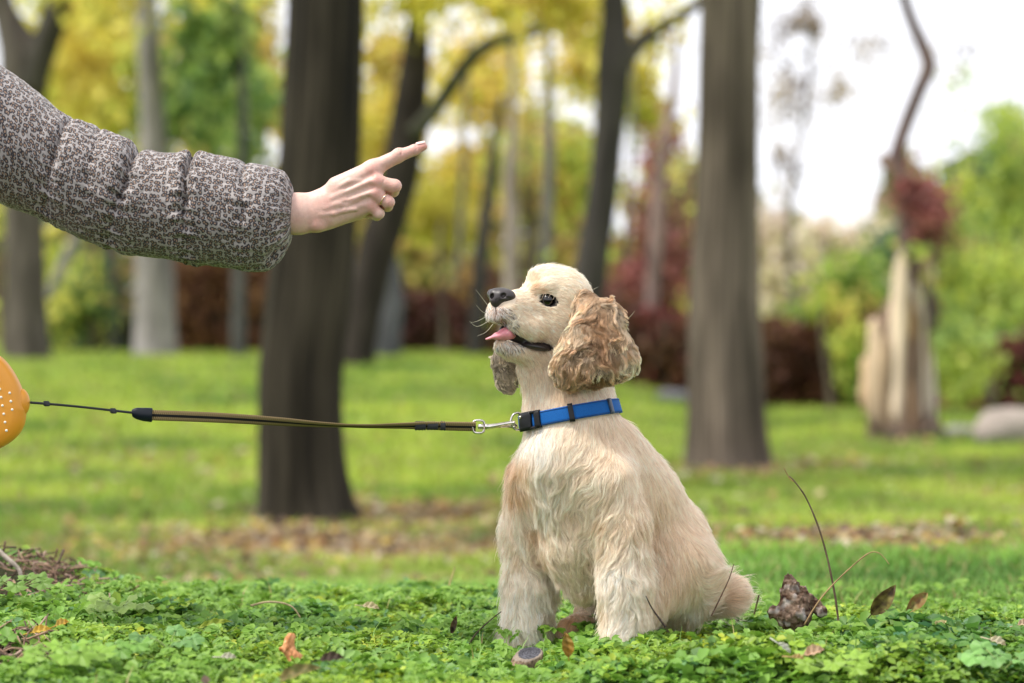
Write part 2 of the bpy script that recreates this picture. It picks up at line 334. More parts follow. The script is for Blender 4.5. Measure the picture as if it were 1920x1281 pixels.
def leaf_cloud(name, blobs, parent, pal, leaf=.07, seed=0, thresh=0.0, nf=1.1):
    """blobs: (px, py, rx, ry, D, count). An irregular cloud of leaf faces through each volume, denser in clumps."""
    Vs = []; Fs = []; Cs = []; o = 0; pal = np.array(pal, float); pal = pal * 1.02 + pal.mean(1, keepdims=True) * .10 + .015  # palette lifted and greyed: haze put into the leaf colour
    for bi, (px, py, rx, ry, D, cnt) in enumerate(blobs):
        cnt = int(cnt * .68)
        c = WD(px, py, D); ax = rx / FPX * D; az = ry / FPX * D; ay = min(max((ax + az) * .5, .3), 3.5)
        m = int(cnt * 2.6); q = rng.normal(size=(m, 3)); q = nrm(q) * (rng.random((m, 1)) ** (1 / 2.2)) * (1.05 + .5 * rng.normal(size=(m, 1)).clip(-1, 2.4))
        Pc = c + q * np.array([ax, ay, az]); 
        f = fbm(Pc * nf / max(leaf * 12, .3), seed + bi, 2) - .22 * (np.linalg.norm(q, axis=1) - .6) + .35 * noise(Pc * 2.2 * nf / max(leaf * 12, .3), seed + bi + 900)
        k = f > thresh + .1 * rng.normal(size=m); Pc = Pc[k][:cnt]; f = f[k][:cnt]; n = len(Pc)
        if n == 0: continue
        nv = rdir(n, .3); d = nrm(np.cross(nv, rdir(n)))
        s = leaf * (.6 + .8 * rng.random(n))
        ci = np.clip((fbm(Pc * .8 / max(leaf * 8, .3), seed + 70 + bi, 2) * .5 + .5 + .18 * rng.normal(size=n)) * len(pal), 0, len(pal) - 1).astype(int)
        V, F, cc = quads_leaf(Pc, nv, d, s, s * .42, np.clip(pal[ci] * (1 + .15 * rng.normal(size=(n, 1))), .01, .9))
        Vs.append(V); Fs.append(F + o); Cs.append(cc); o += len(V)
    return mesh_np(name, np.vstack(Vs), np.vstack(Fs), M_leaf, parent, col=np.vstack(Cs))
def foot(px, py, D): return tuple(WD(px, py, D))
YEL = [[.50, .45, .03], [.66, .58, .06], [.74, .62, .09], [.62, .46, .06]]
YGR = [[.20, .31, .03], [.34, .44, .045], [.50, .54, .06], [.60, .56, .08]]
GRN = [[.08, .16, .04], [.14, .25, .05], [.25, .36, .07], [.38, .46, .10]]
ORA = [[.42, .25, .05], [.62, .40, .08], [.70, .52, .12], [.48, .38, .08]]
RED = [[.13, .04, .035], [.26, .07, .065], [.36, .12, .10], [.2, .09, .06]]
BRN = [[.10, .045, .03], [.15, .06, .035], [.18, .09, .045], [.08, .05, .03]]
dark = (.022, .018, .0145); mid = (.07, .058, .046); pale = (.30, .27, .24)
# dark trunk left of centre, above which the crown hangs out of the frame
t = thing('oak_tree', 'thick dark tree trunk left of centre behind the pointing hand', 'tree', foot(570, 985, 12.4))
trunk_mesh('trunk', [(574, 990, 83), (568, 940, 80), (563, 850, 78), (562, 700, 78), (578, 550, 78), (594, 350, 76), (603, 200, 75), (611, 0, 73), (620, -400, 70), (640, -900, 55), (650, -1500, 30)], 12.4, t, (.025, .021, .015), flare=.32, ridge=.04, seed=1, k=120, n=200)
trunk_mesh('branch', [(625, -500, 40), (500, -700, 28), (330, -950, 18), (150, -1200, 8)], 12.4, t, dark, n=30, seed=2)
trunk_mesh('branch', [(635, -600, 36), (800, -800, 24), (1000, -1100, 14), (1150, -1300, 6)], 12.4, t, dark, n=30, seed=3, D2=13.5)
leaf_cloud('crown', [(500, -1050, 500, 380, 12.4, 5000), (850, -1300, 450, 350, 13, 4000)], t, YGR, .09, 3)
t = thing('oak_tree', 'grey brown furrowed trunk standing right of the dog', 'tree', foot(1368, 885, 16))
trunk_mesh('trunk', [(1368, 888, 76), (1366, 840, 72), (1362, 700, 70), (1359, 550, 66), (1364, 350, 58), (1366, 150, 55), (1370, 0, 55), (1372, -400, 52), (1365, -900, 40), (1360, -1300, 22)], 16, t, (.082, .066, .052), flare=.22, ridge=.05, seed=4, k=120, n=200)
trunk_mesh('branch', [(1345, -450, 30), (1200, -620, 22), (1000, -900, 12), (900, -1000, 5)], 16, t, mid, n=30, seed=6)
leaf_cloud('crown', [(1300, -1100, 520, 380, 16, 5000), (1000, -950, 300, 250, 15, 2500)], t, YGR, .09, 8)
t = thing('forked_tree', 'forked grey tree at the left edge above the jacket sleeve', 'tree', foot(52, 697, 34))
trunk_mesh('trunk', [(52, 698, 46), (50, 640, 42), (48, 500, 38), (44, 350, 37), (40, 200, 44), (44, 120, 46), (20, 50, 30), (2, 0, 24), (-30, -150, 20), (-60, -350, 10)], 34, t, (.085, .072, .062), flare=.12, seed=7)
trunk_mesh('branch', [(52, 170, 30), (78, 100, 28), (105, 20, 26), (130, -80, 22), (150, -250, 14)], 33.8, t, (.05, .045, .038), n=40, seed=8)
trunk_mesh('branch', [(90, 560, 7), (112, 510, 11), (135, 465, 12), (165, 400, 9), (200, 300, 5)], 33.7, t, (.22, .2, .18), n=30, seed=9)
leaf_cloud('crown', [(120, -120, 240, 120, 34, 4200), (150, 190, 60, 120, 35, 1900)], t, YEL, .16, 11)
t = thing('plane_tree', 'pale grey straight trunk behind the jacket sleeve', 'tree', foot(290, 675, 38))
trunk_mesh('trunk', [(292, 678, 44), (290, 600, 39), (288, 450, 36), (287, 250, 26), (280, 100, 23), (276, 0, 21), (270, -300, 16)], 38, t, (.23, .21, .21), flare=.08, ridge=.02, seed=10)
leaf_cloud('crown', [(405, 150, 62, 120, 37, 3000), (390, 40, 70, 90, 37, 1700), (300, -190, 260, 110, 38, 3600)], t, GRN, .16, 13)
t = thing('leaning_tree', 'dark leaning tree with a long limb reaching right behind the hand', 'tree', foot(670, 692, 30))
trunk_mesh('trunk', [(662, 694, 40), (672, 640, 36), (684, 570, 36), (705, 480, 37), (728, 400, 38), (750, 320, 38), (765, 220, 35), (778, 120, 28), (786, 30, 21), (795, -60, 18), (800, -250, 12)], 30, t, (.032, .026, .022), flare=.1, seed=12)
trunk_mesh('branch', [(778, 250, 17), (815, 205, 15), (850, 155, 14), (885, 108, 14), (925, 80, 12), (985, 64, 11), (1050, 40, 9), (1120, 12, 8), (1200, -40, 5)], 29.8, t, (.07, .068, .052), n=60, seed=13, D2=28)
trunk_mesh('branch', [(786, 20, 9), (750, 22, 7), (700, 12, 6), (650, -8, 4)], 30, t, (.07, .06, .05), n=30, seed=14)
leaf_cloud('crown', [(700, -140, 260, 110, 30, 3500), (960, -20, 220, 70, 29, 2600)], t, YEL, .13, 17)
t = thing('maple_tree', 'dark tree with a side limb rising behind the head of the dog', 'tree', foot(1085, 700, 24))
trunk_mesh('trunk', [(1080, 702, 38), (1095, 600, 34), (1112, 480, 32), (1128, 380, 30), (1138, 280, 29), (1147, 180, 31), (1150, 110, 33), (1152, 40, 26), (1150, -60, 22), (1150, -300, 14)], 24, t, (.045, .040, .036), flare=.1, seed=15)
trunk_mesh('branch', [(1165, 130, 16), (1195, 85, 15), (1235, 55, 13), (1290, 20, 11), (1350, -30, 8)], 24, t, (.08, .07, .06), n=40, seed=16)
leaf_cloud('crown', [(1010, 20, 150, 80, 25, 1500), (1180, 60, 90, 60, 24, 500), (1080, -150, 300, 120, 24, 3000)], t, ORA[:3] + YEL[:2], .10, 19)
# slim trunks further back
for (nm, lb, pts, D, cl) in [
    ('birch_tree', 'slim pale birch trunk above the muzzle of the dog', [(958, 694, 15), (958, 520, 14), (960, 420, 14), (957, 330, 13), (962, 240, 9), (960, 100, 6), (955, -100, 4)], 42, (.30, .25, .22)),
    ('slim_tree', 'slim grey trunk just left of the maple behind the dog', [(1018, 694, 14), (1022, 500, 13), (1026, 380, 12), (1030, 260, 11), (1028, 120, 7), (1030, -60, 4)], 44, (.13, .125, .115)),
    ('slim_tree', 'slim dark trunk standing left of the dog muzzle', [(888, 694, 17), (895, 600, 16), (902, 480, 15), (915, 380, 13), (925, 280, 10), (940, 180, 6)], 40, (.05, .045, .042)),
    ('slim_tree', 'short greyish trunk right of the leaning tree foot', [(728, 695, 26), (730, 620, 24), (738, 560, 20), (728, 470, 14), (700, 380, 8)], 36, (.085, .085, .09)),
    ('slim_tree', 'thin grey trunk just left of the thick dark trunk', [(447, 688, 15), (448, 560, 13), (450, 400, 12), (455, 250, 10), (452, 100, 8), (455, -80, 5)], 37, (.08, .078, .075)),
    ('slim_tree', 'thin bluish trunk under the jacket sleeve near the forked tree', [(212, 676, 12), (212, 560, 11), (205, 440, 10), (215, 300, 8), (225, 100, 5)], 45, (.08, .085, .09)),
    ('slim_tree', 'pinkish slim trunk in front of the red maple', [(1215, 705, 14), (1222, 560, 13), (1232, 420, 14), (1240, 300, 12), (1262, 180, 9), (1270, 60, 5)], 36, (.2, .14, .13)),
    ('slim_tree', 'thin brown trunk left of the red maple', [(1165, 700, 7), (1168, 560, 7), (1176, 420, 6), (1186, 250, 5), (1190, 80, 3)], 45, (.10, .08, .07)),
    ('slim_tree', 'thin grey stem between the leaning tree and the golden canopy', [(860, 694, 7), (858, 540, 7), (866, 380, 6), (872, 220, 5), (880, 60, 3)], 47, (.14, .13, .12)),
    ('slim_tree', 'thin dark stem close right of the birch', [(985, 694, 6), (988, 520, 6), (992, 330, 5), (1000, 170, 3)], 48, (.07, .06, .055)),
    ('slim_tree', 'thin dark trunk at the right edge behind the stone', [(1905, 735, 6), (1908, 600, 6), (1906, 480, 5), (1900, 300, 3)], 40, (.07, .08, .07))]:
    tt = thing(nm, lb, 'tree', foot(pts[0][0], pts[0][1], D), 'slim trunks at the back of the park' if nm == 'slim_tree' else None)
    trunk_mesh('trunk', pts, D, tt, cl, k=14, n=50, ridge=.03, seed=int(pts[0][0]))
# foliage masses: small trees and shrubs, each a thing of its own
def shrub(name, label, cat, px, py, D, blobs, pal, leaf, seed, th=0.0, stem=True):
    tt = thing(name, label, cat, foot(px, py, D))
    if stem:
        tx, ty = blobs[0][0], blobs[0][1]
        trunk_mesh('trunk', [(px, py, 9), ((px + tx) / 2 + 5, (py * 2 + ty) / 3, 7), (tx, ty, 5), (tx + 6, ty - blobs[0][3] * .6, 2)], D, tt, (.10, .08, .06), k=8, n=16, seed=seed)
    leaf_cloud('crown' if cat == 'tree' else 'foliage', blobs, tt, pal, leaf, seed, th); return tt
shrub('yellow_tree', 'bright yellow tree behind the upper left sleeve', 'tree', 170, 678, 44, [(170, 150, 90, 150, 44, 3200), (160, 60, 110, 120, 45, 2400), (230, -60, 160, 120, 45, 2500)], YEL[:3] + YGR[2:], .2, 31, .05)
shrub('green_tree', 'green leafy tree left of the thick dark trunk', 'tree', 390, 678, 46, [(400, 250, 110, 150, 46, 4200), (390, 110, 110, 120, 44, 3000), (470, 120, 70, 160, 46, 2200)], GRN + YGR[1:3], .2, 32, .02)
shrub('orange_tree', 'orange yellow tree beside the left side of the dark trunk', 'tree', 500, 680, 48, [(495, 250, 55, 170, 48, 2600), (480, 60, 70, 100, 48, 900)], ORA + YEL[:1], .2, 33, .05)
shrub('yellow_tree', 'golden tree glowing between the thick trunk and the leaning tree', 'tree', 720, 690, 50, [(715, 300, 70, 200, 50, 3400), (730, 120, 70, 110, 50, 800)], ORA[1:] + YEL, .2, 34, .06)
shrub('yellow_bush', 'large lemon yellow bush under the pointing finger', 'shrub', 830, 688, 43, [(825, 450, 75, 62, 51, 4200), (860, 400, 40, 40, 51, 700)], [[.40, .42, .03], [.55, .50, .04], [.62, .55, .06]], .16, 35, -.05)
shrub('golden_tree', 'tall golden canopy with sky holes above the middle', 'tree', 900, 692, 56, [(900, 160, 150, 150, 56, 2600), (860, 320, 90, 100, 55, 1300), (1080, 120, 150, 150, 58, 2200), (1000, 40, 240, 110, 60, 3400)], YEL + ORA[1:3] + YGR[2:], .18, 36, .14)
shrub('amber_tree', 'amber and olive tree between birch and maple', 'tree', 1000, 694, 52, [(1000, 400, 110, 90, 52, 2800), (1060, 330, 60, 90, 52, 1500), (930, 330, 70, 60, 52, 800)], YGR[1:] + ORA, .2, 37, .06)
shrub('yellow_tree', 'yellow green tree between maple and furrowed trunk', 'tree', 1230, 700, 50, [(1215, 200, 80, 160, 50, 1500), (1240, 470, 70, 110, 49, 1500), (1180, 330, 50, 90, 50, 900)], YGR[1:] + YEL, .2, 38, .12)
shrub('red_maple', 'maroon red maple behind the ear of the dog', 'tree', 1240, 716, 40, [(1235, 470, 60, 100, 40, 2600), (1255, 330, 45, 90, 40, 800), (1200, 560, 55, 60, 40, 2000)], RED, .14, 39, .0)
shrub('orange_bush', 'rusty low bush behind the dog and the birch', 'shrub', 1080, 694, 42, [(1050, 570, 90, 60, 42, 2000), (900, 560, 70, 60, 43, 1400)], ORA[:1] + BRN + YGR[1:2], .15, 40, .0)
shrub('olive_bush', 'olive green bush below the jacket sleeve', 'shrub', 140, 680, 44, [(150, 590, 80, 75, 44, 2600), (130, 480, 50, 60, 45, 900)], YGR + GRN[:2], .15, 41, -.02)
shrub('yellow_bush', 'yellow green bush at the far left edge', 'shrub', 5, 690, 40, [(0, 520, 30, 130, 40, 1600), (-20, 300, 50, 120, 40, 1000)], YGR[1:], .15, 42, .0)
shrub('pale_tree', 'far pale beige tree between furrowed trunk and broken stump', 'tree', 1480, 760, 70, [(1500, 540, 90, 80, 70, 3000), (1450, 470, 60, 80, 70, 1800), (1600, 500, 80, 60, 72, 2400), (1530, 450, 60, 40, 72, 700)], [[.66, .55, .44], [.68, .58, .38], [.56, .45, .42], [.50, .50, .28]], .26, 43, .04)
shrub('green_bush', 'yellow green shrub left of the broken stump', 'shrub', 1560, 775, 30, [(1540, 620, 90, 70, 31, 3000), (1590, 560, 60, 70, 31, 1800), (1600, 690, 50, 90, 30, 2200)], YGR + ORA[2:3], .11, 44, .0)
shrub('green_tree', 'big light green tree filling the right edge', 'tree', 1860, 765, 28, [(1840, 580, 90, 110, 28, 3400), (1890, 350, 80, 120, 29, 1700), (1825, 290, 70, 120, 29, 900), (1880, 170, 90, 110, 29, 1300), (1790, 660, 60, 80, 27, 1800)], GRN[1:] + YGR[1:3], .09, 45, .14)
shrub('blue_green_tree', 'darker blue green tree behind the light green one', 'tree', 1850, 740, 40, [(1850, 380, 60, 100, 40, 1000), (1890, 560, 50, 90, 40, 1600), (1660, 470, 40, 45, 45, 500)], [[.03, .10, .05], [.05, .14, .07], [.08, .18, .08]], .14, 46, .0)
shrub('red_shrub', 'dark red vine foliage on the broken tree', 'shrub', 1735, 800, 21.6, [(1735, 400, 38, 65, 21.6, 1100), (1700, 350, 26, 40, 21.6, 250), (1215, 650, 1, 1, 36, 1)], RED, .07, 47, -.05, stem=False)
shrub('creeper', 'yellow green creeper leaves hanging on the broken tree', 'shrub', 1720, 800, 21.5, [(1735, 470, 36, 22, 21.5, 200), (1785, 510, 34, 60, 22, 600)], YGR[1:3] + GRN[2:], .07, 48, .0, stem=False)
# sparse twig with leaves against the white sky
tt = thing('bare_tree', 'sparse bare twigs with few leaves against the white sky', 'tree', foot(1500, 780, 34))
for q, pts in enumerate([[(1500, 782, 10), (1490, 600, 9), (1480, 400, 7), (1510, 200, 5), (1520, 60, 4), (1510, -60, 2)], [(1512, 180, 3.5), (1480, 130, 3), (1450, 100, 2)], [(1512, 160, 3), (1560, 110, 2.5), (1600, 60, 2)], [(1482, 400, 3), (1450, 330, 2.5), (1440, 290, 1.5)], [(1490, 330, 3), (1550, 290, 2.5), (1620, 220, 1.5)], [(1515, 90, 3), (1540, 40, 2), (1580, 10, 1.5)]]):
    trunk_mesh('trunk' if q == 0 else 'branch', pts, 60, tt, (.16, .13, .12), k=6, n=18, seed=50 + q)
leaf_cloud('crown', [(1500, 50, 110, 60, 60, 900), (1480, 180, 70, 90, 60, 700), (1560, 190, 60, 60, 60, 300), (1460, 300, 40, 80, 60, 300), (1630, 90, 80, 60, 60, 300), (1800, 130, 70, 80, 60, 300), (1600, 340, 70, 50, 60, 160)], tt, [[.10, .07, .06], [.2, .14, .12], [.35, .24, .08]], .11, 51, .02)
# hedges
def hedge(label, px0, px1, pyt, pyb, D, pal, seed, dens=1.0):
    a = WD(px0, pyb, D); b = WD(px1, pyb, D); hgt = (pyb - pyt) / FPX * D
    tt = thing('hedge', label, 'hedge', tuple((a + b) / 2), 'clipped brown autumn hedges')
    # woody core
    n = 30; P = np.linspace(a, b, n); P[:, 2] = gz(P[:, 0], P[:, 1]) + hgt * .42
    V, F = tube(P, .32, 12, ry=hgt * .42); T = None
    tr, N_, B_ = frames(P); V, F = tube(P, hgt * .42, 12, ry=.3); mesh_np('stems', V, F, M_soil, tt, col=np.tile([[.04, .025, .02]], (len(V), 1)))
    m = int(7000 * (px1 - px0) / 300 * dens); u = rng.random(m); Pc = a + (b - a) * u[:, None]; Pc[:, 1] += rng.normal(0, .28, m)
    Pc[:, 2] = gz(Pc[:, 0], Pc[:, 1]) + rng.random(m) ** .9 * hgt * (1 + .12 * noise(Pc[:, :2] * 1.3, seed)); nv = rdir(m); d = nrm(np.cross(nv, rdir(m))); s = .10 + .06 * rng.random(m)
    pl = np.array(pal); ci = np.clip((noise(Pc * .9, seed + 2) * .5 + .5 + .2 * rng.normal(size=m)) * len(pl), 0, len(pl) - 1).astype(int)
    V, F, cc = quads_leaf(Pc, nv, d, s, s * .45, pl[ci]); mesh_np('foliage', V, F, M_leaf, tt, col=cc)
hedge('long maroon brown hedge behind the leash and the dog', 640, 1010, 575, 694, 46, BRN + RED[:1], 61)
hedge('tall rusty brown hedge left of the thick dark trunk', 325, 500, 490, 680, 43, [[.17, .075, .035], [.13, .055, .03], [.20, .10, .045]], 62)
hedge('dark red brown hedge between dog and furrowed trunk', 1020, 1310, 590, 738, 36, BRN + RED[:2], 63)
hedge('dark hedge between furrowed trunk and broken stump', 1420, 1640, 625, 796, 31, BRN, 64)
hedge('maroon hedge right of the broken stump', 1740, 1990, 655, 790, 30, BRN[:2] + RED[:2], 65)
hedge('low dark hedge under the olive bush at the left', 90, 330, 600, 676, 48, [[.05, .07, .03], [.08, .05, .03], [.04, .09, .03]], 66, .7)
# far wood closing the view, one mass
def far_wood():
    N = 46000; u = rng.random(N); px = -300 + 2500 * u; D = 85 + 30 * rng.random(N)
    top = 330 + 160 * fbm(np.c_[px / 130, np.zeros(N)], 71, 3) + 170 * sstep(1350, 1450, px) * (1 - sstep(1700, 1800, px)) 
    top = np.where(px < 700, top - 150, top + 20)
    py = 700 - (700 - top) * rng.random(N); Pc = WD(px, py, D); nv = rdir(N); d = nrm(np.cross(nv, rdir(N))); s = .42 + .3 * rng.random(N)
    pal = np.array([[.16, .2, .05], [.36, .33, .08], [.5, .40, .10], [.42, .30, .12], [.12, .17, .06], [.34, .24, .16], [.45, .42, .15]])
    ci = np.clip((fbm(Pc * np.array([.09, .05, .12]), 72, 2) * .5 + .5 + .12 * rng.normal(size=N)) * 7, 0, 6).astype(int)
    k = fbm(Pc * .22, 73, 2) > -.28; V, F, cc = quads_leaf(Pc[k], nv[k], d[k], s[k], s[k] * .5, pal[ci[k]])
    tag(mesh_np('far_wood', V, F, M_leaf, col=cc), 'far autumn wood closing the view behind the park trees', 'wood', kind='stuff')
far_wood()
# ------------------------------------------------------------------ broken tree stump at the right
def stump():
    D = 21.8
    t = thing('broken_tree', 'broken dead tree with pale bare wood and one twisted limb at right', 'tree', foot(1700, 830, D))
    for nm, pts, hw0, dd, cl, sd_ in [
        ('trunk', [(1700, 838, 78), (1696, 806, 60), (1692, 740, 52), (1692, 660, 49), (1694, 600, 41), (1698, 555, 26), (1702, 510, 20)], 0, 0, (.11, .075, .055), 81),
        ('splinter', [(1644, 800, 5), (1643, 770, 13), (1641, 700, 14), (1642, 640, 13), (1640, 607, 9), (1644, 596, 2)], 0, -.10, (.50, .38, .27), 82),
        ('splinter', [(1664, 810, 5), (1661, 780, 8), (1660, 720, 9), (1663, 670, 8), (1661, 630, 2)], 0, -.20, (.40, .29, .19), 87),
        ('splinter', [(1684, 802, 5), (1682, 770, 14), (1681, 690, 13), (1686, 600, 15), (1688, 530, 14), (1690, 490, 9), (1692, 470, 2)], 0, -.20, (.62, .50, .38), 83),
        ('splinter', [(1708, 815, 5), (1707, 780, 11), (1705, 700, 9), (1707, 620, 11), (1709, 572, 7), (1706, 556, 2)], 0, -.20, (.36, .23, .12), 84),
        ('splinter', [(1730, 806, 5), (1728, 770, 13), (1727, 700, 14), (1724, 640, 12), (1722, 590, 12), (1716, 545, 8), (1714, 530, 2)], 0, -.15, (.55, .46, .37), 85),
        ('splinter', [(1752, 798, 4), (1746, 770, 9), (1744, 710, 10), (1742, 665, 7), (1744, 645, 2)], 0, -.02, (.52, .45, .40), 86),
        ('splinter', [(1628, 775, 6), (1624, 745, 13), (1626, 712, 12), (1622, 680, 8), (1625, 668, 2)], 0, 0, (.42, .29, .19), 88)]:
        trunk_mesh(nm, pts, D + dd, t, cl, k=64 if nm == 'trunk' else 26, n=60, ridge=.36, seed=sd_)
    trunk_mesh('root', [(1740, 800, 22), (1765, 822, 18), (1790, 842, 8)], 21.4, t, (.10, .075, .06), k=12, n=20, ridge=.2, seed=89)
    trunk_mesh('root', [(1690, 810, 24), (1680, 826, 20), (1668, 842, 8)], 21.3, t, (.10, .075, .06), k=12, n=20, ridge=.2, seed=90)
    trunk_mesh('branch', [(1750, 620, 8), (1748, 575, 12), (1742, 545, 9), (1738, 525, 2)], 21.5, t, (.07, .055, .045), k=12, n=20, ridge=.3, seed=91)
    trunk_mesh('limb', [(1698, 610, 26), (1700, 480, 26), (1712, 430, 30), (1706, 380, 24), (1690, 340, 19), (1680, 305, 15), (1688, 265, 13), (1706, 215, 13), (1726, 165, 13), (1742, 125, 14), (1730, 85, 13), (1712, 45, 11), (1696, 0, 10), (1680, -60, 7)], 21.8, t, (.10, .065, .06), k=18, n=90, ridge=.12, seed=92)
    trunk_mesh('broken_branch', [(1690, 345, 12), (1672, 318, 12), (1655, 297, 11), (1650, 292, 8)], 21.7, t, (.20, .13, .10), k=14, n=20, seed=93)
    trunk_mesh('limb', [(1708, 440, 18), (1728, 420, 18), (1745, 400, 14), (1752, 370, 8), (1750, 330, 5)], 21.8, t, (.13, .07, .07), k=12, n=30, seed=94)
stump()
def stone(label, pts, D, depth, col, seed):
    """an irregular block: outline of its front face in pixels, set at its distance, real thickness"""
    p = np.array(pts, float); a = WD(p[:, 0], p[:, 1], D); b = WD(p[:, 0], p[:, 1], D); b[:, 1] += depth; c = a.mean(0)
    b = (b - c) * np.array([.86, 1, .9]) + c; n = len(a)
    V = np.vstack([a, b, [a.mean(0) - [0, .03, 0]], [b.mean(0)]]); F = []
    q = [[i, (i + 1) % n, n + (i + 1) % n, n + i] for i in range(n)]; f = [[2 * n, (i + 1) % n, i] for i in range(n)] + [[2 * n + 1, n + i, n + (i + 1) % n] for i in range(n)]
    V[:, 2] = np.maximum(V[:, 2], gz(V[:, 0], V[:, 1]) - .05)
    cc = np.array(col) * (1 + .15 * rng.normal(size=(len(V), 1)))
    o = mesh_np('stone_block', V, [np.array(q), np.array(f)], M_wood, col=np.clip(cc, 0, 1), smooth=False); tag(o, label, 'stone')
stone('pale tilted stone slab lying at the right edge', [(1836, 832), (1834, 812), (1846, 788), (1866, 768), (1900, 764), (1960, 768), (1985, 800), (1985, 836), (1900, 838)], 20.5, .5, (.33, .28, .25), 1)
stone('low grey stone just left of the tilted slab', [(1772, 822), (1775, 806), (1800, 798), (1828, 800), (1834, 824)], 22.5, .4, (.22, .21, .22), 2)
stone('low grey stone behind the back of the dog', [(1228, 752), (1232, 738), (1252, 730), (1285, 733), (1300, 752)], 30, .5, (.25, .24, .26), 3)
# ------------------------------------------------------------------ smooth solid modelling (rounded cones and ellipsoids blended, meshed by surface nets)
class Field:
    """distances in 'photo pixels at the subject' (1/1304 m); axes: x right, y = image down, z = away from camera"""
    def __init__(s, lo, hi, h):
        s.lo = np.array(lo, float); s.h = h; s.n = np.ceil((np.array(hi) - s.lo) / h).astype(int) + 1
        s.g = np.full(s.n, 60.0, np.float32)
        s.ax = [s.lo[i] + h * np.arange(s.n[i]) for i in range(3)]
    def box(s, lo, hi):
        a = np.clip(((np.array(lo) - s.lo) / s.h).astype(int), 0, s.n); b = np.clip(((np.array(hi) - s.lo) / s.h).astype(int) + 2, 0, s.n)
        return tuple(slice(a[i], b[i]) for i in range(3))
    def put(s, lo, hi, fn, k, sub=False):
        pad = 3 * s.h + k + (12 if not sub else 6); sl = s.box(np.array(lo) - pad, np.array(hi) + pad)
        X = s.ax[0][sl[0]][:, None, None]; Y = s.ax[1][sl[1]][None, :, None]; Z = s.ax[2][sl[2]][None, None, :]
        if 0 in (X.size, Y.size, Z.size): return
        d = fn(X, Y, Z).astype(np.float32); g = s.g[sl]
        if sub: d = -d; h = np.clip(.5 - .5 * (d - g) / k, 0, 1) if k > 0 else (d < g); s.g[sl] = -(np.where(True, (-g) * h + (-d) * (1 - h) - k * h * (1 - h), 0))
        else: h = np.clip(.5 + .5 * (g - d) / k, 0, 1); s.g[sl] = g * (1 - h) + d * h - k * h * (1 - h)
    def cone(s, a, b, ra, rb, k=12, sub=False, q=None):
        """round cone; q = (sx, sy, sz) squash"""
        a = np.array(a, float); b = np.array(b, float); R = max(ra, rb); qv = np.ones(3) if q is None else np.array(q, float)
        ba = (b - a) / qv; l2 = ba @ ba + 1e-9; m = qv.min()
        def fn(X, Y, Z):
            x = (X - a[0]) / qv[0]; y = (Y - a[1]) / qv[1]; z = (Z - a[2]) / qv[2]
            t = np.clip((x * ba[0] + y * ba[1] + z * ba[2]) / l2, 0, 1)
            return (np.sqrt((x - t * ba[0]) ** 2 + (y - t * ba[1]) ** 2 + (z - t * ba[2]) ** 2) - (ra + (rb - ra) * t)) * m
        s.put(np.minimum(a, b) - R * qv, np.maximum(a, b) + R * qv, fn, k, sub)
    def ell(s, c, r, k=12, sub=False, rot=0.0, yaw=0.0):
        """ellipsoid turned by rot in the image plane (deg) and yaw about the vertical"""
        c = np.array(c, float); r = np.array(r, float); cr, sr = math.cos(math.radians(rot)), math.sin(math.radians(rot)); cy, sy = math.cos(math.radians(yaw)), math.sin(math.radians(yaw))
        def fn(X, Y, Z):
            x = X - c[0]; y = Y - c[1]; z = Z - c[2]; x, z = x * cy + z * sy, -x * sy + z * cy; x, y = x * cr + y * sr, -x * sr + y * cr
            k0 = np.sqrt((x / r[0]) ** 2 + (y / r[1]) ** 2 + (z / r[2]) ** 2); k1 = np.sqrt((x / r[0] ** 2) ** 2 + (y / r[1] ** 2) ** 2 + (z / r[2] ** 2) ** 2) + 1e-6
            return k0 * (k0 - 1) / k1
        R = r.max(); s.put(c - R, c + R, fn, k, sub)
    def mesh(s, smooth=1):
        g = s.g; n = g.shape; inside = g < 0
        c = np.zeros(np.array(n) - 1, np.int8)
        for dx in (0, 1):
            for dy in (0, 1):
                for dz in (0, 1): c += inside[dx:n[0] - 1 + dx, dy:n[1] - 1 + dy, dz:n[2] - 1 + dz]
        act = (c > 0) & (c < 8); ids = np.argwhere(act); idm = np.full(act.shape, -1, np.int32); idm[tuple(ids.T)] = np.arange(len(ids))
        acc = np.zeros((len(ids), 3)); cnt = np.zeros(len(ids))
        cr = [(x, y, z) for x in (0, 1) for y in (0, 1) for z in (0, 1)]
        for p in cr:
            for ax in range(3):
                if p[ax] == 1: continue
                q = list(p); q[ax] = 1; A = ids + np.array(p); B = ids + np.array(q); ga = g[tuple(A.T)]; gb = g[tuple(B.T)]
                m = (ga < 0) != (gb < 0); t = np.where(m, ga / np.where(m, ga - gb, 1), 0)
                pos = np.array(p, float)[None] + np.eye(3)[ax][None] * t[:, None]; acc += pos * m[:, None]; cnt += m
        V = ids + acc / cnt[:, None]; Fs = []
        for ax in range(3):
            sl0 = [slice(None)] * 3; sl1 = [slice(None)] * 3; sl0[ax] = slice(0, -1); sl1[ax] = slice(1, None)
            ch = inside[tuple(sl0)] != inside[tuple(sl1)]; e = np.argwhere(ch)
            u, v = [(1, 2), (2, 0), (0, 1)][ax]
            ok = (e[:, u] > 0) & (e[:, v] > 0) & (e[:, u] < n[u] - 1) & (e[:, v] < n[v] - 1); e = e[ok]
            def at(du, dv): w = e.copy(); w[:, u] += du; w[:, v] += dv; return idm[tuple(w.T)]
            Q = np.stack([at(-1, -1), at(0, -1), at(0, 0), at(-1, 0)], 1); fl = inside[tuple(e.T)]; Q[~fl] = Q[~fl][:, ::-1]; Fs.append(Q)
        F = np.vstack(Fs); V = s.lo + V * s.h
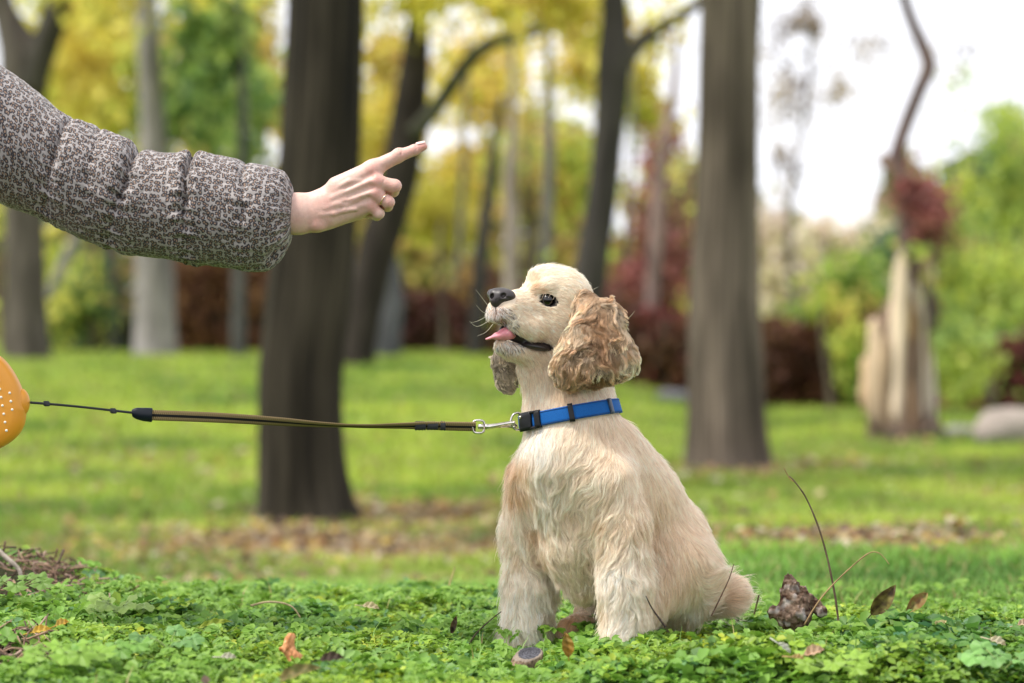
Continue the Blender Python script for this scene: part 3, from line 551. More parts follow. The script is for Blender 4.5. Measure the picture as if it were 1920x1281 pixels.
        for _ in range(smooth):
            su = np.zeros_like(V); ct = np.zeros(len(V))
            for a_, b_ in ((0, 1), (1, 2), (2, 3), (3, 0)):
                np.add.at(su, F[:, a_], V[F[:, b_]]); np.add.at(ct, F[:, a_], 1)
            V = V * .5 + .5 * su / np.maximum(ct, 1)[:, None]
        return V, F[:, ::-1]                               # y and z flip handedness
    def d(s, P):
        u = (P - s.lo) / s.h; i = np.clip(np.floor(u).astype(int), 0, s.n - 2); f = np.clip(u - i, 0, 1); r = 0
        for a in (0, 1):
            for b in (0, 1):
                for c in (0, 1):
                    r = r + s.g[i[:, 0] + a, i[:, 1] + b, i[:, 2] + c] * (f[:, 0] if a else 1 - f[:, 0]) * (f[:, 1] if b else 1 - f[:, 1]) * (f[:, 2] if c else 1 - f[:, 2])
        return r
    def grad(s, P, e=None):
        e = e or s.h * .8; return nrm(np.stack([s.d(P + np.eye(3)[i] * e) - s.d(P - np.eye(3)[i] * e) for i in range(3)], -1))
def toW(P):                                                # subject units -> place (uniform scale, no perspective)
    P = np.asarray(P, float); return np.stack([(P[..., 0] - 960) / S, D0 + P[..., 2] / S, H - (P[..., 1] - 640.5) / S], -1)
def pc(px, py, e):                                         # where a point seen at photo pixel px, py lies when it is e units behind the focus plane
    f = 1 + e / FPX; return [960 + (px - 960) * f, 640.5 + (py - 640.5) * f, e]
# ------------------------------------------------------------------ the dog
dog = thing('dog', 'cream cocker spaniel with curly brown ears sitting and looking up left', 'dog', tuple(toW(np.array([1170, 1215, 70]))))
fd = Field((860, 450, -110), (1450, 1260, 340), 2.6)
def bc(a, b, ra, rb, k=14, **kw): fd.cone(pc(*a), pc(*b), ra, rb, k, **kw)
# trunk
bc((1065, 868, 50), (1110, 985, 85), 88, 96, 30)
bc((1125, 862, 85), (1238, 1010, 150), 76, 88, 35)
bc((1145, 848, 85), (1205, 930, 118), 60, 68, 30)
bc((1262, 1085, 160), (1240, 1040, 150), 95, 90, 35)
bc((1110, 1000, 90), (1200, 1080, 140), 82, 80, 35); bc((1078, 1035, 78), (1096, 1095, 80), 58, 34, 25)
# thighs, hind feet
bc((1275, 1065, 95), (1212, 1130, 50), 74, 42, 25); bc((1210, 1150, 50), (1150, 1186, 25), 26, 20, 15)
bc((1190, 1080, 235), (1120, 1145, 225), 66, 40, 25); bc((1120, 1165, 215), (1070, 1180, 150), 26, 22, 15)
# shoulders and front legs
bc((1135, 905, 5), (1165, 985, 0), 58, 46, 35); bc((1166, 990, 0), (1172, 1100, -12), 50, 46, 20); bc((1172, 1100, -12), (1172, 1188, -20), 46, 42, 16)
bc((1158, 1203, -34), (1170, 1200, -16), 30, 30, 12)
bc((1010, 905, 100), (992, 1000, 140), 58, 48, 35); bc((992, 1000, 140), (993, 1100, 145), 48, 47, 20); bc((993, 1100, 145), (985, 1195, 145), 47, 44, 16)
bc((968, 1213, 130), (985, 1210, 150), 32, 32, 12)
# neck
bc((1072, 712, 72), (1074, 790, 70), 66, 78, 20); bc((1074, 790, 70), (1080, 850, 70), 78, 86, 30); bc((1018, 715, 62), (1022, 790, 60), 36, 40, 24); bc((1102, 720, 85), (1104, 790, 90), 42, 46, 24)
# skull
bc((1046, 566, 60), (1052, 590, 60), 66, 66, 10); bc((1012, 556, 48), (1024, 545, 52), 36, 47, 12)
bc((1030, 612, 50), (1065, 640, 60), 46, 50, 18)
# muzzle, flews
bc((1000, 584, 38), (952, 580, 8), 42, 36, 14)
bc((938, 594, -8), (1000, 614, 12), 22, 28, 9); bc((932, 592, 18), (985, 612, 50), 20, 26, 9)
# lower jaw, chin, throat
bc((1030, 666, 52), (962, 656, 18), 30, 20, 12); bc((942, 650, 6), (955, 655, 14), 15, 18, 8); bc((990, 690, 52), (1015, 712, 60), 14, 34, 16)
bc((1015, 690, 62), (1060, 720, 72), 40, 52, 24)
# brow ridge
bc((1006, 540, 8), (1030, 536, 4), 9, 10, 12)
# mouth: the gap between the flews and the jaw
fd.ell(pc(938, 618, 0), (30, 11, 70), 4, sub=True, rot=28); fd.ell(pc(944, 608, -24), (12, 11, 26), 4, sub=True, rot=30); fd.ell(pc(985, 646, 10), (42, 7, 40), 4, sub=True, rot=14); fd.ell(pc(1020, 651, -6), (24, 10, 34), 4, sub=True, rot=-8)
# eye socket
EYE = pc(1027, 563, 9)
fd.ell(EYE[:2] + [-6], (16.5, 10, 16), 5, sub=True, rot=18)
# tail
bc((1320, 1128, 200), (1364, 1116, 190), 32, 34, 14)
Vd, Fd = fd.mesh(2); Nd = fd.grad(Vd)
# coat colour, with the shade between legs and belly painted in: (px, py, radius, colour, strength)
CREAM = np.array([.86, .71, .57])
PIG_SHADE = [(1010, 930, 75, (.86, .80, .72), .8), (1010, 830, 45, (.90, .85, .78), .9), (1090, 900, 60, (.84, .72, .57), .6), (965, 865, 36, (.62, .40, .23), .9), (968, 920, 32, (.60, .39, .23), .85), (1000, 985, 22, (.54, .36, .22), .8), (1012, 1035, 18, (.54, .36, .22), .7), (1130, 975, 20, (.66, .50, .34), .6), (1200, 985, 20, (.66, .50, .36), .6), (1060, 960, 26, (.66, .52, .38), .5), (1104, 1050, 13, (.52, .37, .25), .8), (1100, 1110, 13, (.48, .34, .22), .8), (1046, 1090, 12, (.50, .36, .24), .8), (1040, 1140, 12, (.48, .34, .22), .7), (1080, 1140, 22, (.52, .38, .26), .8), (1222, 1000, 14, (.62, .47, .34), .5),
       (1150, 800, 60, (.78, .62, .46), .6), (1230, 930, 80, (.80, .64, .47), .7), (1290, 1010, 90, (.76, .60, .44), .7), (1250, 1090, 70, (.72, .56, .41), .6), (1160, 1080, 60, (.88, .80, .71), .9), (990, 1120, 60, (.88, .81, .73), .9), (1175, 1165, 40, (.9, .84, .77), .8), (985, 1190, 50, (.9, .84, .76), .8),
       (1070, 1060, 45, (.70, .62, .50), .7), (1080, 1130, 40, (.66, .58, .45), .7), (1362, 1125, 46, (.72, .53, .40), .8), (1300, 1140, 26, (.88, .82, .76), .7), (1070, 1165, 26, (.52, .32, .18), .9),
       (1050, 510, 70, (.88, .78, .62), .8), (1010, 600, 50, (.80, .70, .56), .6), (1085, 560, 30, (.80, .66, .48), .6), (1060, 640, 30, (.76, .64, .50), .6),
       (925, 600, 17, (.60, .57, .54), .75), (934, 586, 15, (.26, .24, .24), .85), (952, 655, 15, (.42, .38, .34), .7), (1000, 690, 30, (.62, .50, .37), .6), (1010, 735, 40, (.84, .74, .60), .5), (1060, 740, 30, (.70, .53, .37), .7), (1135, 740, 40, (.82, .72, .58), .5), (1003, 536, 9, (.60, .36, .18), .7), (1015, 546, 8, (.62, .38, .20), .5)]
def pigment_shade(P):
    px = 960 + (P[:, 0] - 960) / (1 + P[:, 2] / FPX); py = 640.5 + (P[:, 1] - 640.5) / (1 + P[:, 2] / FPX)
    c = np.tile(CREAM, (len(P), 1))
    for x, y, r, k, s in PIG_SHADE:
        w = (np.exp(-((px - x) ** 2 + (py - y) ** 2) / (2 * (r * .6) ** 2)) * s)[:, None]; c = c * (1 - w) + np.array(k) * w
    return np.clip(c, .02, 1) ** np.array([.68, .92, 1.05]), px, py
def seg(px, py, ax, ay, bx, by):
    t = np.clip(((px - ax) * (bx - ax) + (py - ay) * (by - ay)) / ((bx - ax) ** 2 + (by - ay) ** 2), 0, 1); return np.hypot(px - ax - t * (bx - ax), py - ay - t * (by - ay))
def dark_lips(P, px, py):                                  # black skin: lips, eyelid rims, between nose and mouth
    near = P[:, 2] < 45
    a = np.minimum.reduce([seg(px, py, 934, 609, 948, 622), seg(px, py, 948, 622, 985, 643), seg(px, py, 985, 645, 1030, 652)])
    lips = (a < 7) & near & (px < 1042)
    e = np.hypot(((px - 1027) * .95 + (py - 563) * .3) / 20.5, ((py - 563) * .95 - (px - 1027) * .3) / 12) < 1
    ph = (np.abs(px - 929 - (py - 575) * .15) < 1.2) & (py > 572) & (py < 590)
    return lips, e, ph
cb, pxv, pyv = pigment_shade(Vd); lp, ey, ph = dark_lips(Vd, pxv, pyv)
cb = cb * .8; cb[lp | ey | ph] = (.018, .015, .015)
M_skin = mat('dog_skin', attr='tint', rough=.75, spec=.3)
mesh_np('body', toW(Vd), Fd, M_skin, dog, col=cb)
# ---- ears
def ear_field(c0, prims):
    P = np.array([p[0] for p in prims]); f = Field(P.min(0) - 110, P.max(0) + 110, 2.4)
    for c, r, rot in prims: f.ell(c, r, 16, rot=rot)
    return f
fe = ear_field(None, [(pc(1100, 572, 2), (20, 26, 16), 20), (pc(1126, 602, -14), (42, 40, 24), 0), (pc(1118, 650, -22), (60, 56, 28), 10), (pc(1076, 686, -20), (38, 42, 24), 20), (pc(1158, 668, -10), (34, 42, 26), -25), (pc(1118, 690, -22), (46, 32, 26), 0)])
ff = ear_field(None, [(pc(950, 676, 80), (26, 34, 15), -10), (pc(950, 706, 76), (21, 32, 14), -8), (pc(980, 660, 92), (28, 24, 14), 0)])
EARP = np.array([[.62, .45, .30], [.38, .24, .14], [.78, .66, .50], [.52, .37, .24]])
def ear_pig(P):
    px = 960 + (P[:, 0] - 960) / (1 + P[:, 2] / FPX); py = 640.5 + (P[:, 1] - 640.5) / (1 + P[:, 2] / FPX)
    n = fbm(P / 22, 5, 2)[:, None]; c = EARP[0] * (1 + .0 * n) + (EARP[2] - EARP[0]) * sstep(.0, .5, n) + (EARP[1] - EARP[0]) * sstep(.0, .4, -n)
    for x, y, r, k, s in [(1118, 590, 26, (.27, .16, .09), .9), (1122, 640, 26, (.30, .18, .11), .85), (1072, 702, 24, (.32, .21, .13), .8), (1118, 714, 22, (.26, .16, .09), .9), (1150, 700, 18, (.38, .24, .15), .5), (1185, 665, 26, (.84, .72, .56), .9), (1088, 590, 20, (.78, .62, .44), .8), (1100, 655, 18, (.78, .64, .48), .6), (1050, 690, 14, (.78, .66, .50), .7), (1160, 600, 18, (.70, .52, .35), .7)]:
        w = (np.exp(-((px - x) ** 2 + (py - y) ** 2) / (2 * (r * .7) ** 2)) * s)[:, None]; c = c * (1 - w) + np.array(k) * w
    return np.clip(c * .92, .05, .95) ** np.array([.86, 1.0, 1.10])
Ve, Fe = fe.mesh(2); ear_l = mesh_np('ear', toW(Ve), Fe, M_skin, dog, col=ear_pig(Ve) * .5)
Vf, Ff = ff.mesh(2); ear_r = mesh_np('ear', toW(Vf), Ff, M_skin, dog, col=np.tile([[.36, .28, .2]], (len(Vf), 1)))
# ---- eye, nose, mouth lining, tongue
def sdf_part(name, lo, hi, h, build, m, parent, smooth=2):
    f = Field(lo, hi, h); build(f); V, F = f.mesh(smooth); return mesh_np(name, toW(V), F, m, parent), f
M_eye = mat('eye_brown', (.004, .0025, .002), rough=.04, spec=.6)
def ball(name, c, r, m, parent, q=(1, 1, 1), n=20):
    u = np.linspace(0, PI, n); v = np.linspace(0, 2 * PI, n * 2, endpoint=False); U, Vv = np.meshgrid(u, v, indexing='ij')
    P = np.stack([np.sin(U) * np.cos(Vv) * q[0], np.cos(U) * q[1], np.sin(U) * np.sin(Vv) * q[2]], -1).reshape(-1, 3) * r + np.array(c); k = n * 2
    i = np.arange(n - 1)[:, None] * k; j = np.arange(k)[None]; j2 = (j + 1) % k
    F = np.stack([i + j, i + j2, i + k + j2, i + k + j], -1).reshape(-1, 4); return mesh_np(name, toW(P), F, m, parent)
ball('eye', EYE[:2] + [EYE[2] - 1], 14, M_eye, dog)
ER = pc(998, 556, 84); ball('eye', ER, 14, M_eye, dog)
M_nose = mat('nose_leather', (.030, .022, .022), rough=.42, bump=.5, bump_scale=900, spec=.6)
def bn(f):
    f.ell(pc(942, 556, -6), (24.5, 16.5, 24), 5, rot=9); f.ell(pc(931, 565, -15), (12, 11, 13), 7); f.ell(pc(926, 553, -10), (9, 11, 14), 6); f.cone(pc(931, 562, -16), pc(932, 573, -18), 10, 6, 6)
    f.ell(pc(954, 554, -16), (12, 10, 10), 6, rot=14); f.ell(pc(922, 552, 12), (9, 10, 10), 5)
    f.ell(pc(944, 554, -31), (6, 5, 8), 2, sub=True, rot=-30); f.cone(pc(949, 558, -30), pc(960, 561, -26), 2, 1.2, 1.5, sub=True)
    f.ell(pc(922.5, 556, -24), (3.5, 5.5, 8), 2, sub=True, rot=15); f.cone(pc(931, 562, -30), pc(931, 575, -28), 1.6, 1.6, 1.5, sub=True)
sdf_part('nose', (895, 525, -45), (985, 600, 45), 1.1, bn, M_nose, dog)
M_mouth = mat('mouth_lining', (.012, .006, .007), rough=.5, spec=.6)
def bm_(f): f.cone(pc(948, 622, 12), pc(1022, 650, 26), 13, 12, 8); f.ell(pc(1005, 650, 14), (27, 6.5, 22), 4, rot=10)
sdf_part('mouth_lining', (900, 590, -40), (1070, 690, 80), 2.2, bm_, M_mouth, dog)
M_tongue = mat('tongue', (.72, .27, .31), rough=.38, noise_scale=300, noise_amt=.08, bump=.25, bump_scale=900, sss=.2)
def bt(f):
    f.cone(pc(960, 628, 8), pc(948, 626, 0), 9, 12, 6, q=(1, .9, 1.3)); f.cone(pc(950, 626, -2), pc(934, 630, -6), 12, 8.5, 6, q=(1, .9, 1.4)); f.cone(pc(930, 631, -6), pc(913, 636, -6), 7, 3.4, 5, q=(1, .6, 1.5))
    f.cone(pc(958, 618, -8), pc(925, 626, -14), 2, 2, 4, sub=True)
sdf_part('tongue', (895, 600, -40), (1000, 660, 50), 1.2, bt, M_tongue, dog)
# ---- fur
def hair_mat():
    m = bpy.data.materials.new('fur'); m.use_nodes = True; nt = m.node_tree; nt.nodes.clear(); out = nt.nodes.new('ShaderNodeOutputMaterial')
    a = nt.nodes.new('ShaderNodeAttribute'); a.attribute_name = 'tint'
    h = nt.nodes.new('ShaderNodeBsdfHairPrincipled'); h.model = 'CHIANG'; h.parametrization = 'COLOR'
    h.inputs['Roughness'].default_value = .45; h.inputs['Radial Roughness'].default_value = .6; h.inputs['Coat'].default_value = 0.0
    nt.links.new(a.outputs['Color'], h.inputs['Color'])
    d = nt.nodes.new('ShaderNodeBsdfDiffuse'); nt.links.new(a.outputs['Color'], d.inputs['Color'])
    x = nt.nodes.new('ShaderNodeMixShader'); x.inputs[0].default_value = .55; nt.links.new(h.outputs[0], x.inputs[1]); nt.links.new(d.outputs[0], x.inputs[2])
    nt.links.new(x.outputs[0], out.inputs[0]); return m
M_fur = hair_mat()
def curves_obj(name, P, R, col, parent, m=M_fur):
    n, K, _ = P.shape; cu = bpy.data.hair_curves.new(name); cu.add_curves([K] * n)
    cu.position_data.foreach_set('vector', P.reshape(-1).astype(np.float32))
    a = cu.attributes.get('radius') or cu.attributes.new('radius', 'FLOAT', 'POINT'); a.data.foreach_set('value', R.reshape(-1).astype(np.float32))
    c = np.ones((n * K, 4), np.float32); c[:, :3] = col.reshape(-1, 3)
    a = cu.attributes.new('tint', 'FLOAT_COLOR', 'POINT'); a.data.foreach_set('color', c.ravel())
    cu.materials.append(m); return link(name, cu, parent)
def sample(V, F, n, dens=None):
    T = np.vstack([F[:, [0, 1, 2]], F[:, [0, 2, 3]]]); A = V[T[:, 0]]; B = V[T[:, 1]]; Cc = V[T[:, 2]]
    w = np.linalg.norm(np.cross(B - A, Cc - A), axis=1)
    if dens is not None: w = w * dens((A + B + Cc) / 3)
    i = rng.choice(len(T), n, p=w / w.sum()); u = rng.random(n); v = rng.random(n); f = u + v > 1; u[f] = 1 - u[f]; v[f] = 1 - v[f]
    return A[i] + (B[i] - A[i]) * u[:, None] + (Cc[i] - A[i]) * v[:, None]
# guides: px, py, dx, dy (image direction, y down), dz, length, lift, wave, radius of influence
GD = [
 (950, 560, .9, .1, .1, 6, .10, .1), (975, 545, .9, -.3, .2, 7, .15, .1), (1000, 520, .8, -.5, .2, 12, .25, .2), (1040, 500, 1, -.1, .1, 14, .15, .2), (1085, 520, .8, .7, .1, 14, .12, .2), (1110, 570, .5, 1, 0, 14, .12, .2),
 (980, 575, 1, .15, 0, 7, .10, .1), (960, 600, .7, .7, 0, 9, .15, .2), (925, 600, -.2, 1, 0, 8, .2, .2), (940, 610, .2, 1, 0, 9, .2, .2), (985, 620, .6, .8, 0, 10, .15, .2), (1020, 600, 1, .4, 0, 8, .10, .1), (1060, 590, 1, .4, 0, 9, .10, .1), (1010, 640, .6, .8, 0, 9, .12, .2),
 (945, 665, .2, 1, .2, 9, .15, .3), (980, 680, .5, .9, .1, 10, .15, .3), (1020, 680, .7, .8, 0, 14, .15, .3), (1000, 720, .15, 1, 0, 24, .15, .4), (1050, 740, 0, 1, 0, 24, .10, .4), (1140, 740, .2, 1, 0, 28, .12, .4), (985, 770, -.1, 1, 0, 22, .12, .4),
 (985, 830, -.2, 1, 0, 34, .14, .6), (1010, 850, .15, 1, 0, 42, .16, .6), (1060, 830, -.05, 1, 0, 36, .10, .6), (1110, 830, -.6, .8, 0, 32, .10, .6), (1160, 820, .1, 1, 0, 28, .08, .4), (1200, 850, .5, .9, 0, 24, .08, .3),
 (950, 880, -.3, 1, 0, 34, .18, .7), (950, 940, -.1, 1, 0, 34, .18, .7), (985, 930, .3, 1, 0, 38, .16, .8), (1010, 960, .4, 1, 0, 36, .16, .9), (1050, 900, -.5, .9, 0, 38, .14, .8), (1100, 900, -.7, .7, 0, 38, .14, .8), (1150, 900, -.2, 1, 0, 32, .10, .5),
 (1020, 1030, .5, .9, 0, 38, .18, 1.), (1060, 1020, .3, 1, 0, 38, .18, 1.), (1090, 980, -.3, 1, 0, 38, .18, 1.), (1070, 1090, .3, 1, 0, 38, .18, 1.), (1110, 1060, -.1, 1, 0, 36, .18, 1.),
 (1140, 980, -.5, .9, 0, 32, .18, .9), (1190, 980, .3, 1, 0, 30, .18, .9), (1160, 1050, -.15, 1, 0, 30, .22, .8), (1210, 1060, .6, .9, 0, 36, .42, 1.), (1150, 1130, -.15, 1, 0, 30, .2, .7), (1200, 1130, .4, 1, 0, 36, .38, .9), (1170, 1190, 0, 1, 0, 24, .2, .5),
 (960, 1020, -.15, 1, 0, 30, .2, .8), (960, 1100, -.12, 1, 0, 30, .2, .6), (1015, 1090, .4, 1, 0, 36, .36, .9), (950, 1180, -.1, 1, 0, 30, .2, .5), (1020, 1170, .35, 1, 0, 34, .34, .8),
 (1230, 900, .5, .85, 0, 24, .08, .3), (1290, 960, .5, .85, 0, 24, .08, .3), (1230, 980, .2, 1, 0, 26, .07, .3), (1330, 1040, .3, 1, 0, 26, .10, .3), (1270, 1050, .15, 1, 0, 26, .07, .3), (1230, 1090, .05, 1, 0, 26, .08, .3), (1300, 1110, .2, 1, 0, 26, .10, .3),
 (1340, 1120, 1, .0, 0, 26, .45, .4), (1350, 1095, .5, -.8, 0, 24, .7, .4), (1375, 1110, .9, -.4, 0, 28, .7, .4), (1385, 1130, 1, .1, 0, 28, .7, .4), (1375, 1145, .8, .6, 0, 26, .6, .4), (1300, 1140, -.6, .5, 0, 30, .15, .3)]
GD = np.array(GD, float)
def guide(px, py):
    D2 = (px[:, None] - GD[:, 0]) ** 2 + (py[:, None] - GD[:, 1]) ** 2; D2[:, :21] *= 1.0
    srt = np.partition(D2, 3, axis=1)[:, 3:4]; w = np.exp(-D2 / np.maximum(srt * .5, 60)); w /= w.sum(1, keepdims=True) + 1e-12
    return w @ GD[:, 2:5], w @ GD[:, 5], w @ GD[:, 6], w @ GD[:, 7]
def grow(field, R0, K, d0, L, lift, wave, wscale=16.0, wamp=.55, grav=None, seed=0):
    """strands following the surface; d0(P) gives the lie of the coat"""
    P = R0.copy(); out = [P.copy()]; st = (L / (K - 1))[:, None]; N0 = field.grad(P); h = np.zeros(len(P))
    for i in range(1, K):
        s = i / (K - 1); g = field.grad(P); d = d0(P)
        nz = np.stack([noise(P / wscale + 11.3 * q, seed + q) for q in range(3)], -1) + .5 * np.stack([noise(P / (wscale * .45) + 5.3 * q, seed + 4 + q) for q in range(3)], -1)
        d = nrm(nrm(d) + nz * (wamp * wave[:, None])); d = nrm(d - g * (d * g).sum(1, keepdims=True))
        P = P + d * st + g * st * (lift * (1.15 - .5 * s))[:, None]
        dd = field.d(P); tgt = np.maximum(dd, .6 + L * lift * .5 * s); P = P + g * (tgt - dd)[:, None] * .8; out.append(P.copy())
    return np.stack(out, 1)
def clump(P, roots, ncl, amount, curlr, curlf, seed, power=1.2, frac=None):
    r = np.random.default_rng(seed); idx = r.choice(len(roots), ncl, replace=False); kd = kdtree.KDTree(ncl)
    for q, i in enumerate(idx): kd.insert(roots[i], q)
    kd.balance(); who = np.array([kd.find(p)[1] for p in roots]); K = P.shape[1]; s = (np.arange(K) / (K - 1))[None, :, None]
    Cc = P[idx][who]; rootd = (roots - roots[idx][who])[:, None]
    am = amount if np.isscalar(amount) else amount[:, None, None]
    cl = (am * s ** power); P = P * (1 - cl) + (Cc + rootd * (1 - cl) * .25) * cl
    if np.any(curlr):
        ph = r.random(ncl)[who] * 2 * PI; T = nrm(P[:, -1] - P[:, 0]); A = nrm(np.cross(T, r.normal(size=(ncl, 3))[who])); B = np.cross(T, A); cr = (curlr if np.isscalar(curlr) else curlr[:, None, None])
        fr = (curlf * (.8 + .4 * r.random(ncl)[who]))[:, None, None]; w = fr * s * 2 * PI + ph[:, None, None]
        w0 = ph[:, None, None]; P = P + (A[:, None] * (np.sin(w) - np.sin(w0)) + B[:, None] * .6 * (np.cos(w) - np.cos(w0))) * cr * s ** .5
    return P, who
COLY0 = lambda px: 790 - (px - 980) * (30 / 170)           # centre line of the collar in the photo
def body_fur(n):
    def dens(P):
        px = 960 + (P[:, 0] - 960) / (1 + P[:, 2] / FPX); py = 640.5 + (P[:, 1] - 640.5) / (1 + P[:, 2] / FPX)
        w = np.where(py < 700, 1.9, 1.0); w = w * np.where((P[:, 2] > 215) | ((P[:, 2] > 175) & (py > 820)), .35, 1.0)
        return w * (py < 1235)
    R = sample(Vd, Fd, n, dens); c, px, py = pigment_shade(R); lp, ey, ph = dark_lips(R, px, py)
    l2, e2, p2 = dark_lips(R, px, py + 5)
    nosek = (np.hypot((px - 941) / 27, (py - 556) / 20) < 1) & (R[:, 2] < 40)
    col_ = np.abs(py - COLY0(px)) < 17; col_ &= (px > 930)
    keep = ~(lp | ey | nosek | col_ | ph); under = (np.hypot((px - 1112) / 62, (py - 640) / 70) < .8) & (R[:, 2] < 60); keep &= ~under
    R = R[keep]; c = c[keep]; px = px[keep]; py = py[keep]
    dv, L, lift, wave = guide(px, py); m = len(R)
    above = (py < COLY0(px)) & (py > COLY0(px) - 60); L = np.where(above, np.minimum(L, np.maximum(COLY0(px) - 7 - py, 9)), L); lift = np.where(above, .05, lift)
    L = L * (.75 + .4 * rng.random(m)); ov = above & (rng.random(m) < .10) & (py > COLY0(px) - 30); L = np.where(ov, COLY0(px) + 2 - py + 8 * rng.random(m), L); lift = np.where(ov, .14, lift); stray = rng.random(m) < .03; L = np.where(stray, L * 1.25, L); lift = np.where(stray & ~above, lift * 2.6 + .1, lift); back = 1 - np.clip((wave - .3) / .5, 0, 1)
    def d0(P):
        x = 960 + (P[:, 0] - 960) / (1 + P[:, 2] / FPX); y = 640.5 + (P[:, 1] - 640.5) / (1 + P[:, 2] / FPX); return guide(x, y)[0]
    K = 8; P = grow(fd, R, K, d0, L, lift, np.where(wave > .45, wave * 1.35, wave * .6), 20., .75, seed=3)
    face = py < 700
    am = np.where(face, .32, .30 + .30 * np.clip(wave, 0, 1)); P, who = clump(P, R, 17000, am, np.where(face, 0, 1.3 * np.clip(wave - .2, 0, 1)), 1.1, 5)
    P, who2 = clump(P, R, 1500, np.where(face, 0, .50 * np.clip(wave * 1.4 - .35, 0, 1)), 0, 0, 6, 1.6)
    P = P + rng.normal(0, 1, (m, 1, 3)) * (np.arange(K) / (K - 1))[None, :, None] ** 1.5 * (L * .06)[:, None, None]
    rr = np.random.default_rng(9); cv = 1 + .09 * rr.normal(size=17000)[who]; col = c * cv[:, None] ** np.array([.7, 1, 1.4]) * (1 + .12 * rng.normal(size=(m, 1)))
    mz = (np.hypot((px - 930) / 40, (py - 605) / 34) < 1) | (np.hypot((px - 955) / 26, (py - 652) / 11) < 1); wh = mz & (rng.random(m) < .35); dk = mz & (rng.random(m) < .35); col[wh] = (.9, .88, .85); col[dk & ~wh] = (.07, .06, .06)
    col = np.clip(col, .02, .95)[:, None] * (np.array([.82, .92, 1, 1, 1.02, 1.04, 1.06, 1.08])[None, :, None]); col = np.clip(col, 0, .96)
    rad = np.where(face, .25, .29)[:, None] * (np.array([1, 1, .95, .9, .8, .65, .45, .2])[None]) / S * (.8 + .5 * rng.random((m, 1)))
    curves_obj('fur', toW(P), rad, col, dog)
body_fur(230000)
def ear_fur(f, V, F, n, parent, centre, L0, seed, pig, curl=3.2):
    R = sample(V, F, n); px = R[:, 0]; m = len(R); c = pig(R)
    rad = nrm(np.c_[R[:, 0] - centre[0], R[:, 1] - centre[1], np.zeros(m)])
    def d0(P):
        r = np.c_[P[:, 0] - centre[0], P[:, 1] - centre[1], np.zeros(len(P))] / 60; return np.array([0, 1., 0]) + r * .9
    L = L0 * (.6 + .6 * rng.random(m)); K = 14; P = grow(f, R, K, d0, L, np.full(m, .13), np.full(m, 1.0), 15., 1.45, seed=seed)
    P, who = clump(P, R, max(60, n // 60), .58, curl, 1.35, seed, .85); P, _w = clump(P, R, max(60, n // 16), .60, .7, 1.7, seed + 3, .8)
    P = P + rng.normal(0, 1, (m, 1, 3)) * (np.arange(K) / (K - 1))[None, :, None] * .6
    r = np.random.default_rng(seed); nc = max(60, n // 60); cv = 1 + .30 * r.normal(size=nc)[who]; col = np.clip(c * cv[:, None] * (1 + .08 * rng.normal(size=(m, 1))), .03, .92)
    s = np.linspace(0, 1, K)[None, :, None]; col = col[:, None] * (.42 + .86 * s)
    rd = .25 * (1 - .6 * s[..., 0] ** 2) / S * (.8 + .5 * rng.random((m, 1)))
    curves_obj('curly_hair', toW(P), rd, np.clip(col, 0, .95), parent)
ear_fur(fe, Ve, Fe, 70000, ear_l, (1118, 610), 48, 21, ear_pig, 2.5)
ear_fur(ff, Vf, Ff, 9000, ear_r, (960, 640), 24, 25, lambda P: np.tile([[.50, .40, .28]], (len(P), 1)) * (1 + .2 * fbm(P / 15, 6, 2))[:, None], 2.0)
def whiskers():
    m = mat('whisker', (.75, .66, .45), rough=.4); Ps = []
    for a, b, c in [((925, 585, -10), (900, 600, -20), (882, 606, -24)), ((922, 590, -8), (905, 585, -14), (893, 572, -20)), ((926, 596, -12), (896, 612, -30), (880, 602, -40)), ((920, 580, 5), (905, 560, 5), (892, 543, 0)), ((930, 600, -14), (912, 622, -36), (895, 630, -50)), ((1100, 560, 0), (1110, 545, -10), (1122, 538, -20)), ((965, 600, -25), (960, 615, -50), (950, 625, -70)), ((975, 590, -25), (970, 600, -55), (958, 604, -80)), ((1165, 610, -10), (1185, 590, -20), (1190, 583, -24))]:
        Ps.append(catmull([pc(*a), pc(*b), pc(*c)], 10))
    P = np.array(Ps); R = np.tile(np.linspace(.34, .10, 10) / S, (len(Ps), 1)); curves_obj('whiskers', toW(P), R, np.tile([[[.8, .72, .5]]], (len(Ps), 10, 1)), dog)
    # eyelashes
    Ps = []
    for q in range(26):
        x = 1006 + q * 1.7; y = 557 - 9 * math.sin(PI * q / 26) + q * .18; Ps.append(catmull([[x, y, -6], [x - 3, y - 1 + 4 * (q % 3), -14], [x - 5 + (q % 4), y + 6 + 2 * (q % 5), -18]], 6))
    P = np.array(Ps)[::4]; curves_obj('eyelashes', toW(P), np.tile(np.linspace(.4, .12, 6) / S, (len(P), 1)), np.tile([[[.55, .42, .3]]], (len(P), 6, 1)), dog)
whiskers()
# ------------------------------------------------------------------ collar
M_blue = mat('blue_webbing', (.004, .095, .34), rough=.75, noise_scale=900, noise_amt=.18, bump=.6, bump_scale=1400, spec=.25)
M_black = mat('black_plastic', (.006, .0065, .008), rough=.45, spec=.3)
M_metal = mat('nickel', (.62, .58, .52), rough=.22, metal=1, noise_scale=80, noise_amt=.25)
collar = thing('dog_collar', 'blue webbing collar with black buckle round the neck of the dog', 'collar', tuple(toW(np.array([1072, 778, 72]))))
CC = np.array(pc(1070, 777, 72)); CU = nrm(np.array([170, -31, -6.])); CWz = nrm(np.array([0, 4, 60.])); CWz = nrm(CWz - CU * CU.dot(CWz)); CN = np.cross(CU, CWz); CN = CN if CN[1] < 0 else -CN  # CN up in the image
th = np.linspace(0, 2 * PI, 96, endpoint=False); dirs = CU[None] * np.cos(th)[:, None] + CWz[None] * np.sin(th)[:, None]
